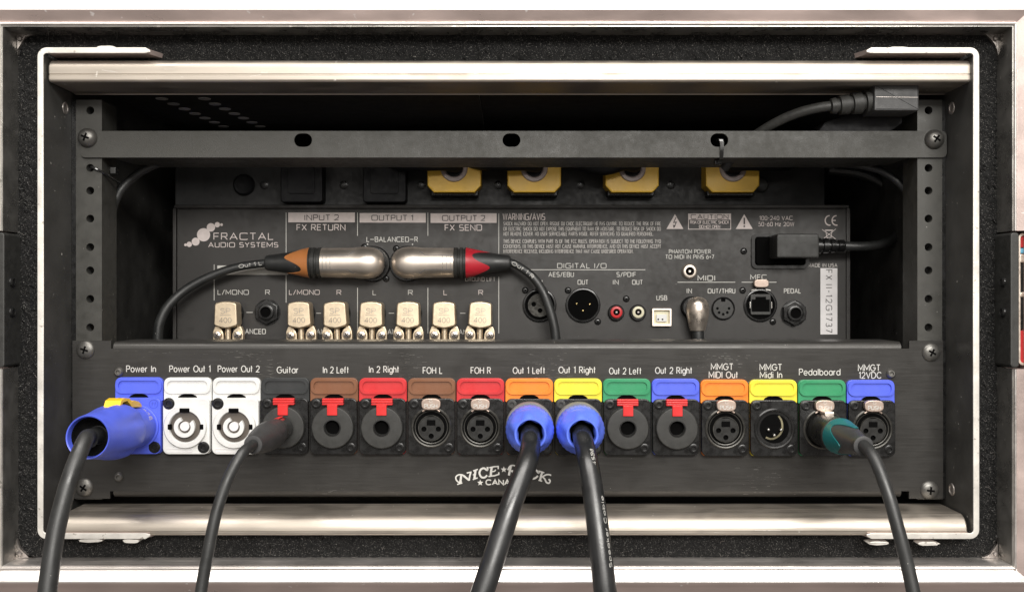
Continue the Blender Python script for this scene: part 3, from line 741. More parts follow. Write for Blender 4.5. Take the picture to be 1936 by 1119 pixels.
# power cable, blue
x, y = sock_real(0)
t = Thing('power_cable', 'thick black power cable with big blue locking plug and yellow latch', 'cable', x, y, 0)
n8 = lambda a, h: 1+(.035*max(0, math.cos(4*a))**2 if h > 95 else 0)
pax = Vector((0,-.05,1)); pc = Vector((x, y+1, 0))
mb = MB(); mb.lathe([(34,21),(38,24),(38.5,70),(39.5,74),(39.5,84),(37.5,86)], pc, pax, n=48); t.part('plug_body', mb, 'blue')
n8 = lambda a, h: 1-(.12*max(0, math.cos(5*a+.6))**2*max(0, 1-abs(h-128)/62))
mb = MB(); mb.lathe([(37.5,85),(41,88),(46,95),(48.5,108),(49,128),(47,150),(43,175),(39,205),(37,228),(35.8,232),(34,231),(32.8,226),(31,200),(25,185)], pc, pax, n=72, mod=n8, caps=False); t.part('plug_nut', mb, 'blue')
mb = MB(); mb.lathe([(33,222),(31.4,215),(27,200),(16,190),(14,190),(13,180)], pc, pax, n=40, caps=False); t.part('cable_gland', mb, 'black')
# yellow latch (side profile in y-z, extruded in x)
prof = [(a_, b_-14) for a_, b_ in [(-38,44),(-43,46),(-50,60),(-54,80),(-53,92),(-60,102),(-63,124),(-60,140),(-44,152),(-43,146),(-56,132),(-57,114),(-52,104),(-43,92)]]
vs = [(x+sx*w_, y+a, b) for sx in (-1, 1) for a, b in prof for w_ in (14,)]; N = len(prof)
fs = [(i, (i+1) % N, N+(i+1) % N, N+i) for i in range(N)]+[tuple(range(N)), tuple(range(N, 2*N))]
t.part('latch', MB().add(vs, fs), 'latch_yellow')
mb = MB()
for k, (s_, hh) in enumerate((('POWERCON', 4), ('NAC3FCA', 4), ('20A 250V', 3))):
    def mp(xx, yy, zz, k=k):     # xx along z, yy round the barrel
        ang = (yy)/38.9; return (x+38.9*math.sin(ang), y-38.9*math.cos(ang), 90-xx)
    text(mb, s_, 42, 22+k*9.5, 6, 34, 1.0, 3, 0, mapf=mp)
t.part('barrel_print', mb, 'inkwarm', weld=False)
A = Vector((x, y-8, 185))
path = [A, Vector((x, y-10, 220)), Vector(Q(161,832,258)), Vector(Q(137,890,292)), Vector(Q(119,950,310)), Vector(Q(103,1020,325)), Vector(Q(88,1130,345)), Vector(Q(76,1240,360))]
mb = MB(); mb.tube(path, [12.6, 14.6], 28); t.part('cable', mb, 'rubber')
mb = MB(); mb.tube([A, Vector((x, y-9, 212)), Vector((x, y-6, 226))], 14.6, 28); t.part('cable_sleeve', mb, 'rubber')
# guitar cable
x, y = sock_real(3)
t = Thing('guitar_cable', 'black jack cable with red ring, plugged in under Guitar', 'cable', x, y, 0)
mb = MB(); mb.lathe([(8,10),(8,32),(19,32),(21,36),(21.5,80)], (x,y,0), n=32); t.part('plug_shell', mb, 'blackgl')
mb = MB(); mb.lathe([(21,78),(23,80),(23,98),(21.5,100)], (x,y,0), n=32); t.part('switch_ring', mb, 'blackmt')
mb = MB(); mb.boot(22.6, 22.9, 40, 30, 10, (x,y,0), (0,0,1), lobes=1, ph=.3); 
vs = []; fs = []
for j in range(2):
    for i in range(7):
        a = R(-118+i*6); vs.append((x+22.2*math.cos(a), y+22.2*math.sin(a), 36+j*42))
fs = [(i, i+1, 8+i, 7+i) for i in range(6)]
t.part('red_stripe', MB().add(vs, fs), 'lred')
mb = MB(); mb.lathe([(21,98),(24.5,100),(26,118),(25,160),(21,200),(16,228),(16.5,232),(15,238),(10,239)], (x,y,0), n=40, mod=lambda a, h: 1+(.02*math.cos(10*a) if 105 < h < 150 else 0)); t.part('strain_relief', mb, 'grey')
path = [Vector((x,y,225)), Vector((x,y,245)), Vector(Q(457,858,275)), Vector(Q(430,908,292)), Vector(Q(409,970,305)), Vector(Q(394,1040,315)), Vector(Q(378,1130,325)), Vector(Q(364,1230,340))]
mb = MB(); mb.tube(path, [8.6, 9.6], 24); t.part('cable', mb, 'rubber')
# speaker cables
def cable_text(mb, path, r, s_, start, h, ang, w_, th=1.1):
    P = smooth_path(path, 24); L = [0]
    for a, b in zip(P, P[1:]): L.append(L[-1]+(b-a).length)
    def mp(xx, yy, zz):
        d = start-xx; k = max(i for i in range(len(L)) if L[i] <= max(d, 0)); k = min(k, len(P)-2)
        f = (d-L[k])/max(1e-6, L[k+1]-L[k]); p = P[k].lerp(P[k+1], f); T = (P[k+1]-P[k]).normalized()
        view = Vector((CX, CY, D))-p; B = T.cross(view).normalized(); Nn = B.cross(T).normalized()
        a = ang+yy/r; return p+(Nn*math.cos(a)+B*math.sin(a))*(r+.35)
    text(mb, s_, 0, 0, h, w_, th, 2, 0, align='l', mapf=mp, sp=.3)
for i, pts, lab in ((8, [(995,880,190),(968,950,225),(945,1020,245),(922,1090,262),(898,1160,275),(872,1240,290)], 'black speaker cable with blue round plug under Out 1 Left, hanging to the lower left'),
                    (9, [(1113,880,185),(1124,950,215),(1133,1020,235),(1141,1090,250),(1149,1160,262),(1158,1240,280)], 'black speaker cable with blue round plug under Out 1 Right, printed with small white words')):
    x, y = sock_real(i); y -= 3
    t = Thing('speaker_cable', lab, 'cable', x, y, 0, 'speaker cables with blue plugs')
    mb = MB(); mb.lathe([(38,16),(43.5,20),(44.2,38),(43,42)], (x,y-3,0), n=48); mb.lathe([(40,40),(40,52)], (x,y,0), n=48); t.part('plug_housing', mb, 'greyring')
    kn = lambda a, h: 1+.009*math.cos(30*a)*(1 if 50 < h < 80 else 0)
    mb = MB(); mb.lathe([(39,50),(43.5,53),(44,62),(43.5,78),(41.5,86),(39,92)], (x,y,0), n=144, mod=kn); t.part('locking_ring', mb, 'spblue')
    fac = lambda a, h: 1 if h < 95 or h > 121 else 1+.075*math.cos(6*a+.7)*(1 if 100<h<118 else .6)
    mb = MB(); mb.lathe([(41,84),(40.5,92),(38,100),(34,112),(31,120),(28,125),(25,125),(22.5,121),(21.5,100)], (x,y,0), n=72, mod=fac, caps=False); t.part('cable_nut', mb, 'spblue')
    mb = MB(); mb.lathe([(22.6,112),(21,104),(17,100),(.1,100)], (x,y,0), n=32, caps=False); t.part('gland', mb, 'hole')
    path = [Vector((x,y+2,100)), Vector((x,y+6,128)), Vector((x+(3 if i == 9 else -1),y+22,152))]+[Vector(Q(*p)) for p in pts]
    mb = MB(); mb.tube(path, [17, 19.5], 28, 10); t.part('cable', mb, 'cablegl')
    if i == 9:
        mb = MB(); cable_text(mb, path, 19.0, 'Speaker Cable', 268, 5.6, .8, 112, .85); cable_text(mb, path, 17.6, '4SB8', 104, 5.6, .6, 26, .9)
        t.part('printed_words', mb, 'ink', weld=False)
# pedalboard cable
x, y = sock_real(14)
t = Thing('pedalboard_cable', 'black microphone cable with teal ringed plug under Pedalboard', 'cable', x, y, 0)
mb = MB(); mb.lathe([(29,14),(31,16),(31.5,60),(30.5,96),(30,98)], (x,y,0), n=48); t.part('plug_shell', mb, 'black')
mb = MB(); mb.lathe([(30.5,98),(31.5,99),(31.5,106),(29.5,107),(31.5,109),(31.5,113)], (x,y,0), n=48); t.part('plug_ring', mb, 'blackmt')
mb = MB(); mb.boot(32.2, 24.5, 112, 18, 44, (x,y,0), (0,0,1), lobes=3, ph=-.6, n=60); t.part('coloured_boot', mb, 'teal')
mb = MB(); mb.lathe([(30,113),(28.8,130),(25,155),(20.5,185),(16.5,205),(15.5,218),(16.5,220),(16.5,226),(12,228)], (x,y,0), n=40); t.part('strain_relief', mb, 'grey')
mb = MB(); mb.bbox(x-9, x+9, y-36, y-28, 20, 52, 2, 2); t.part('socket_latch', mb, 'nickel')
path = [Vector((x,y,215)), Vector((x,y,233)), Vector(Q(1654,868,262)), Vector(Q(1678,930,285)), Vector(Q(1698,1000,300)), Vector(Q(1716,1070,310)), Vector(Q(1731,1140,320)), Vector(Q(1750,1240,330))]
mb = MB(); mb.tube(path, [9.8, 11], 24); t.part('cable', mb, 'rubber')
# ================================================================== AUDIO PROCESSOR
ZD = -276.0
dv = Thing('audio_processor', 'black rack audio processor, its rear printed with white lettering and sockets', 'audio processor', CX, 650, ZD)
mb = MB(); mb.box(332, 1602, 390, 668, -480, -3); dv.part('chassis', mb, 'device')
mb = MB(); mb.bbox(335, 1600, 396, 665, -3, 0, .8, 2); dv.part('rear_plate', mb, 'device')
for a, b, c, d in ((330, 1604, 388, 394), (328, 334, 394, 668), (1599, 1606, 394, 668)):
    mb = MB(); mb.bbox(a, b, c, d, -4, 5, 1, 2); dv.part('chassis_lip', mb, 'device')
mb = MB()
for x0, y0, x1, y1 in ((541,402,541,572),(405,500,405,568),(676,402,676,446),(676,544,676,630),(809,402,809,446),(809,544,809,630),(943,404,943,486),(943,523,943,630),
        (466,590.5,478,590.5),(598,592,607,592),(735,592,745,592),(870,592,880,592),(737,498,745,498)):
    mb.ribbon([(x0,y0),(x1,y1)], 1.2, .4)
for x, y in ((695,462),(780,462)): mb.add([(a, b, .4) for a, b in circ(x, y, 1.4, 10)], [tuple(range(10))])
dv.part('divider_lines', mb, 'ink', weld=False)
mb = MB()
for x0, y0, x1, y1 in ((991,510,1220,510),(1281,533.5,1390,533.5),(1402,533.5,1468,533.5)): mb.ribbon([(x0,y0),(x1,y1)], 1.3, .4)
dv.part('underlines', mb, 'ink', weld=False)
for x0, x1, y0, y1, m_ in ((545,671,402,420.5,'inkwarm'),(680,805,403,421,'inkwarm'),(814,939,403.5,421.5,'inkwarm'),(411,545,502,519.5,'ink')):
    mb = MB(); mb.add([(x0,y0,.4),(x1,y0,.4),(x1,y1,.4),(x0,y1,.4)], [(0,1,2,3)]); dv.part('header_block', mb, m_, weld=False)
mb = MB()
for i, (x, y, r) in enumerate(((385,444,12.5),(370,457,7.5),(358,462,5),(351,463,2.6),(399,430,8),(411,425,5),(419,425,2.6))):
    z = .4+.05*i; mb.add([(a, b, z) for a, b in circ(x, y, r, 28)], [tuple(range(28))])
dv.part('circle_emblem', mb, 'inkwarm', weld=False)
DT = [('FRACTAL',460.5,447,12,112,1.8,'inkwarm'),('AUDIO SYSTEMS',460,463,8.4,131,1.5,'inkwarm'),('FX RETURN',607,430,10.4,91,1.5,'inkwarm'),('FX SEND',876,430.5,10.4,69,1.5,'inkwarm'),
 ('L—BALANCED—R',741.5,452.7,8.6,96,1.5,'ink'),('L/MONO',441,552.5,8.4,58,1.35,'ink'),('R',506,552.5,8.4,8,1.35,'ink'),('L/MONO',575.5,552.5,8.4,57,1.2,'inkwarm'),('R',641,552.8,8.4,8,1.2,'inkwarm'),
 ('L',708,553,8.4,6,1.2,'ink'),('R',776,553,8.4,8,1.3,'ink'),('L',842,553,8.4,6,1.2,'inkwarm'),('R',909,553,8.4,8,1.2,'inkwarm'),
 ('BALANCED',472,626.5,8.6,60,1.6,'ink'),('BALANCED',607,627,8.6,62,1.5,'ink'),('BALANCED',741.5,627,8.6,62,1.5,'ink'),('BALANCED',876,627.5,8.6,62,1.5,'ink'),
 ('GROUND LIFT',908,528,6.8,56,1.2,'inkdim'),
 ('WARNING/AVIS',990.5,410,11.4,79,1.9,'inkwarm'),
 ('DIGITAL I/O',1100,502.5,8.6,92,1.5,'ink'),('AES/EBU',1061,519,8,47,1.5,'ink'),('S/PDIF',1184,519,8,36,1.5,'ink'),('IN',1020,533.5,8,10,1.6,'ink'),('OUT',1102,533.5,8,19,1.6,'ink'),
 ('IN',1164,533.5,8,10,1.6,'ink'),('OUT',1205,533.5,8,19,1.6,'ink'),('USB',1251,563,8,19,1.6,'ink'),('PHANTOM POWER',1304,475.6,7,78,1.3,'ink'),('TO MIDI IN PINS 6+7',1304,485.6,7,91,1.3,'ink'),
 ('MIDI',1335.5,525.8,9,32,1.6,'ink'),('MFC',1434,524,8.6,30,1.5,'ink'),('IN',1303,550,8,9,1.6,'ink'),('OUT/THRU',1364,550,8,51,1.6,'ink'),('PEDAL',1498,550,8,31,1.6,'ink'),
 ('100-240 VAC',1467,412.5,7,62,1.15,'inkwarm'),('50-60 Hz 20W',1467.5,424,7,67,1.15,'inkwarm'),('MADE IN USA',1555,501.5,6.4,55,1.1,'inkdim')]
for s_, x, y, h, w_, th, m_ in DT:
    dv.part('printed_caption', text(MB(), s_, x, y, h, w_, th*(.84 if h < 8.8 or h > 11 else 1), 5, .5, sp=.36 if h < 8.2 else .32, space=.6), m_, label='lettering reading '+s_.replace('—', '-').replace('FRACTAL', 'the maker name').replace('AUDIO SYSTEMS', 'audio systems'), weld=False)
for s_, x, y, w_ in (('INPUT 2',608,411.5,64),('OUTPUT 1',742,412,78),('OUTPUT 2',876.5,412.5,80)):
    dv.part('header_lettering', text(MB(), s_, x, y, 9.6, w_, 1.4, 5, .9, sp=.3), 'inkdark', label='dark lettering reading '+s_, weld=False)
PARA = [('SHOCK HAZARD! DO NOT OPEN. RISQUE DU CHOC ELECTRIQUE! NE PAS OUVRIR. TO REDUCE THE RISK OF FIRE',423,297),('OR ELECTRIC SHOCK DO NOT EXPOSE THIS EQUIPMENT TO RAIN OR MOISTURE. TO REDUCE RISK OF SHOCK DO',432.8,297),
 ('NOT REMOVE COVER. NO USER SERVICEABLE PARTS INSIDE. REFER SERVICING TO QUALIFIED PERSONNEL.',442.3,283),('THIS DEVICE COMPLIES WITH PART 15 OF THE FCC RULES. OPERATION IS SUBJECT TO THE FOLLOWING TWO',456.2,297),
 ('CONDITIONS. (1) THIS DEVICE MUST NOT CAUSE HARMFUL INTERFERENCE, AND (2) THIS DEVICE MUST ACCEPT',465.7,297),('INTERFERENCE RECEIVED, INCLUDING INTERFERENCE THAT MAY CAUSE UNDESIRED OPERATION.',475.2,245)]
mb = MB()
for s_, y, w_ in PARA: text(mb, s_, 952, y, 6.4, w_, .7, 4, .5, sp=.42, align='l', space=.9, seg=5)
dv.part('warning_paragraph', mb, 'inkdim', weld=False)
for cx in (1276, 1407):
    mb = MB(); mb.add([(cx,405,.4),(cx+16,433,.4),(cx-16,433,.4)], [(0,1,2)]); tr = dv.part('warning_triangle', mb, 'inkwarm', weld=False)
    mb = MB()
    if cx == 1276: mb.ribbon([(1278,411),(1273.5,421),(1278.5,420),(1274.5,430)], 1.5, .8); mb.add([(1272,425,.8),(1277,427,.8),(1273.5,431.5,.8)], [(0,1,2)])
    else: mb.ribbon([(1407,412),(1407,424)], 2.8, .8); mb.ribbon([(1407,426.5),(1407,429.5)], 2.8, .8)
    dv.part('triangle_symbol', mb, 'inkdark', parent=tr, weld=False)
mb = MB(); mb.add([(1301,404,.4),(1382,404,.4),(1382,415.5,.4),(1301,415.5,.4)], [(0,1,2,3)]); mb.ribbon([(1301.6,415),(1301.6,433.5),(1381.4,433.5),(1381.4,415)], 1.2, .45); cb = dv.part('caution_box', mb, 'inkwarm', weld=False)
mb = MB(); text(mb, 'CAUTION', 1341.5, 410, 8, 70, 1.2, 5, .9, sp=.3); dv.part('caution_heading', mb, 'inkdark', parent=cb, weld=False)
mb = MB(); text(mb, 'RISK OF ELECTRIC SHOCK', 1341.5, 420.3, 5.2, 73, 1.0, 5, .5); text(mb, 'DO NOT OPEN', 1341.5, 428.8, 5.2, 39, 1.0, 5, .5); dv.part('caution_lines', mb, 'inkwarm', parent=cb, weld=False)
mb = MB()
for cx in (1568, 1581): mb.ribbon([(cx+9*math.cos(R(a))*.9, 417+9*math.sin(R(a))) for a in range(75, 290, 18)], 2.2, .5)
mb.ribbon([(1573,417),(1580,417)], 2.0, .56); dv.part('conformity_mark', mb, 'inkwarm', weld=False)
mb = MB(); mb.ribbon([(1561,436),(1563,449),(1571,449),(1573,436),(1561,436)], 1, .5); mb.ribbon([(1559,435),(1575,435)], 1, .55); mb.ribbon([(1554,434),(1580,452)], 1, .6); mb.ribbon([(1580,433),(1556,452)], 1, .65)
mb.ribbon([(1564,450.5),(1565.5,451.5)], 2, .5); dv.part('crossed_bin_mark', mb, 'inkwarm', weld=False)
mb = MB(); mb.box(1551, 1583, 507, 632, 0, .5); sl = dv.part('serial_label', mb, 'label')
mb = MB(); text(mb, 'FX II-12G1737', 1567, 569, 11, 118, 1.25, 2.6, .9, rot=90, sp=.5); dv.part('serial_number', mb, 'inkdark', parent=sl, weld=False)
# device sockets
def dscrew(x, y): phillips(dv, x, y, 0, 6.5, 3, random.uniform(0, 1.5), 'blackgl', 'screw')
for x, y in ((993,549),(1074,549),(1130,608),(1184,565),(1404,549),(1461,608),(1406,475),(689,467),(730,527),(749,470)): dscrew(x, y)
for x, lab in ((506, 'hexagonal jack socket beside the first gold plug'), (1500, 'hexagonal jack socket under PEDAL')):
    y = 590 if x == 506 else 592
    mb = MB(); mb.lathe([(24.5,0),(24.5,2)], (x,y,0), n=40); o = dv.part('jack_socket', mb, 'blackgl', label=lab)
    mb = MB(); h = circ(x, y, 24, 6, a0=R(90)); mb.slab(h, 2, 11, 2); dv.part('hex_nut', mb, 'blackgl', parent=o)
    mb = MB(); mb.lathe([(15,10),(15,16),(13.5,17),(10.5,17),(9.5,16),(9.5,12)], (x,y,0), n=28, caps=False); dv.part('threaded_bush', mb, 'blackgl', parent=o)
    mb = MB(); mb.lathe([(9.6,13),(.1,13)], (x,y,0), n=20, caps=False); dv.part('jack_hole', mb, 'hole', parent=o)
def dxlr(x, y, r, kind, lab):
    mb = MB(); mb.lathe([(r,0),(r,3),(r-1.5,4),(r-4,4),(r-5,2.5)], (x,y,0), n=44, caps=False); o = dv.part('microphone_socket', mb, 'blackgl', label=lab)
    mb = MB(); mb.lathe([(r-4,.8),(.1,.8)], (x,y,0), n=36, caps=False); dv.part('recess', mb, 'hole', parent=o)
    if kind == 'M':
        for a, b in ((-12,-3),(13,-2),(0,10)):
            mb = MB(); mb.lathe([(2.2,.8),(2.2,3),(1.2,4),(.1,4.2)], (x+a,y+b,0), n=12); dv.part('pin', mb, 'pin', parent=o)
    elif kind == 'F':
        mb = MB(); mb.plate(circ(x, y, 22, 32), [circ(x+a, y+b, 4.6, 14) for a, b in ((-11,-2),(11,-2),(1,10))], 1, 5); dv.part('insert', mb, 'rimgrey', parent=o)
    return o
dxlr(1020, 577, 32, 'F', 'three hole socket partly behind the Out 1 R cable')
dxlr(1102, 577, 33, 'M', 'three pin socket under OUT')
o = dxlr(1437, 577, 31.5, 'E', 'network socket with metal push tab')
mb = MB(); mb.bbox(1418, 1456, 556, 595, 1, 5, 1, 3); dv.part('network_insert', mb, 'blackmt', parent=o)
mb = MB(); mb.plate([(1420,566),(1427,566),(1427,561),(1447,561),(1447,566),(1454,566),(1454,589),(1420,589)], [], 5, 5.4); dv.part('network_opening', mb, 'hole', parent=o)
mb = MB()
for sx in (1416, 1456.5): mb.bbox(sx, sx+1.6, 571, 583, 5, 7, .3, .5)
dv.part('contact_strips', mb, 'silverpin', parent=o)
mb = MB(); mb.slab([(1437+14*math.copysign(abs(math.cos(R(a)))**.6, math.cos(R(a))), 536+8*math.copysign(abs(math.sin(R(a)))**.6, math.sin(R(a)))) for a in range(0,360,15)], 4, 12, 2); dv.part('push_tab', mb, 'tab', parent=o)
mb = MB(); mb.tube([(1419,549,6),(1428,547,6)], 1.2, 6, 1); mb.tube([(1446,547,6),(1455,549,6)], 1.2, 6, 1); dv.part('spring', mb, 'silverpin', parent=o)
for x, c in ((1164.5, 'red'), (1205.5, 'white')):
    mb = MB(); mb.lathe([(15.5,0),(15.5,5),(14,7),(12,7)], (x,591,0), n=32); o = dv.part('phono_socket', mb, 'blackgl', label=c+' ringed phono socket')
    mb = MB(); mb.lathe([(11,6),(11,11),(9.5,12),(6.5,12),(5.8,11),(5.8,8)], (x,590,0), n=28, caps=False); dv.part('coloured_ring', mb, 'red' if c == 'red' else 'cream', parent=o)
    mb = MB(); mb.lathe([(5.9,9),(.1,9)], (x,590,0), n=16, caps=False); dv.part('hole', mb, 'hole', parent=o)
    mb = MB(); mb.lathe([(2.2,9),(1.8,11.5),(.1,11.5)], (x,590,0), n=12); dv.part('pin', mb, 'brace', parent=o)
mb = MB(); mb.plate(rrect(1232,1268,583,616,2), [rrect(1235,1265,586,612,2)], 0, 9); o = dv.part('data_socket', mb, 'nickel', label='square data socket under USB')
mb = MB(); mb.box(1235,1265,586,612,.3,2.2); dv.part('socket_floor', mb, 'cream', parent=o)
mb = MB(); mb.bbox(1240,1260,594,608,2.2,7,.8,2); dv.part('tongue', mb, 'white', parent=o)
mb = MB(); mb.box(1242,1245,602,605,7,7.3); mb.box(1250,1253,602,605,7,7.3); dv.part('contacts', mb, 'hole', parent=o)
mb = MB(); mb.lathe([(22,0),(22,3),(20.5,4),(19,3)], (1367,583,0), n=40, caps=False); o = dv.part('round_data_socket', mb, 'blackgl', label='round five hole socket under OUT/THRU')
mb = MB(); mb.lathe([(19.5,1.5),(.1,1.5)], (1367,583,0), n=32, caps=False); dv.part('socket_face', mb, 'blackmt', parent=o)
for a in (0, 45, 90, 135, 180):
    mb = MB(); mb.lathe([(2.6,1.6),(.1,1.7)], (1367+11*math.cos(R(a)), 583+11*math.sin(R(a)), 0), n=12); dv.part('contact_hole', mb, 'hole', parent=o)
mb = MB(); mb.bbox(1363,1371,562,570,1.5,2.2,.2,1); dv.part('key_notch', mb, 'hole', parent=o)
mb = MB(); mb.lathe([(15,0),(15,2),(13.5,4),(12.5,8),(11,9),(8.5,9),(7.5,7),(7.5,2)], (1303,513,0), n=36, caps=False); o = dv.part('power_jack', mb, 'nickel', label='round silver power jack above the chrome plug')
mb = MB(); mb.lathe([(8,2.5),(.1,2.5)], (1303,513,0), n=20, caps=False); dv.part('jack_hole', mb, 'hole', parent=o)
mb = MB(); mb.lathe([(2.5,2),(2,7),(.1,7)], (1303,513,0), n=12); dv.part('pin', mb, 'nickel', parent=o)
mb = MB(); mb.plate(rrect(1420,1528,442,508,10), [rrect(1426,1522,448,502,6)], 0, 5); o = dv.part('mains_inlet', mb, 'blackgl', label='rounded mains inlet frame at the right')
mb = MB(); mb.add([(1425,447,.5),(1523,447,.5),(1523,503,.5),(1425,503,.5)], [(0,1,2,3)]); dv.part('inlet_floor', mb, 'hole', parent=o)
# ---- gold right-angle patch plugs
jx = [440, 575, 641.5, 708, 776, 842.5, 909.5]
wh = ['far left plug, left of the empty hexagonal jack', 'second from left, under L/MONO of INPUT 2', 'third from left, with INPUT 2 R above', 'fourth, centre one under L of OUTPUT 1',
      'fifth, under R of OUTPUT 1', 'sixth, under L of OUTPUT 2', 'last at right beside the long divider line']
src = None
for i, x in enumerate(jx):
    lab = 'gold right angle patch plug, '+wh[i]
    y = 596
    if src is None:
        t = Thing('patch_plug', lab, 'patch plug', x, y, ZD, 'gold patch plugs in the audio processor'); src = t
        mb = MB(); mb.lathe([(22,0),(22,9),(20,12),(20,20)], (x,y-4,0), n=32); t.part('jack_collar', mb, 'blackgl')
        sh = []
        for a, b in ((-21,-20),(-18.5,-24),(-10,-26.2),(0,-27),(10,-26.2),(18.5,-24),(21,-20),(22.3,15),(20,19),(11,22),(0,24),(-11,22),(-20,19),(-22.3,15)): sh.append((x+a, y+b))
        mb = MB(); mb.loft([sh, sh, inset(sh,.5), inset(sh,1.4), inset(sh,3)], [19, 42, 44.5, 46.5, 47.5]); t.part('plug_cover', mb, 'gold')
        mb = MB(); text(mb, 'SP', x, y-9, 9, 18, .8, 2, 48); mb.ribbon([(x-10,y-1),(x+10,y-1)], .7, 48); text(mb, '400', x, y+8, 9, 22, .8, 2, 48); t.part('stamped_lettering', mb, 'brace')
        mb = MB(); mb.slab([(x+a, y+b) for a, b in ((-24,20),(-18,20),(-11,27),(-8,34),(-8,62),(-28,62),(-28,30))], 19, 32, 1.5); mb.slab([(x-a, y+b) for a, b in ((-24,20),(-18,20),(-11,27),(-8,34),(-8,62),(-28,62),(-28,30))][::-1], 19, 32, 1.5); t.part('clamp_plate', mb, 'gold')
        mb = MB(); mb.lathe([(6,-4),(5.5,0),(5.5,44)], (x,y+20,30), (0,1,0), n=20); t.part('cable_clamp', mb, 'gold')
        for sx in (-18.5, 18.5):
            mb = MB(); mb.lathe([(8,32),(8,34.5),(6.5,37),(3,38.2),(.1,38.4)], (x+sx, y+36, 0), n=20); sc = t.part('clamp_screw', mb, 'chrome')
            c = MB()
            for k in range(2):
                an = .6+k*math.pi/2+(sx>0)*.4; L_ = 4.6; w_ = 1.1; cc, ss = math.cos(an), math.sin(an)
                c.loft([[(x+sx+L_*cc-w_*ss, y+36+L_*ss+w_*cc), (x+sx+L_*cc+w_*ss, y+36+L_*ss-w_*cc), (x+sx-L_*cc+w_*ss, y+36-L_*ss-w_*cc), (x+sx-L_*cc-w_*ss, y+36-L_*ss+w_*cc)]]*2, [36, 38.7+.1*k])
            t.part('cross_slot', c, 'inkdark', parent=sc)
        src.q = (CX+(x-CX)*t.k, CY+(y-CY)*t.k)
    else:
        o = src.o.copy(); COL.objects.link(o); o['label'] = lab
        o.location = W(CX+(x-CX)*src.k, CY+(y-CY)*src.k, ZD)
        o.rotation_euler = (0, R(random.uniform(-2.2, 2.2)), 0)
        for ch in list(src.o.children): copy_under(ch, o, ch.location)
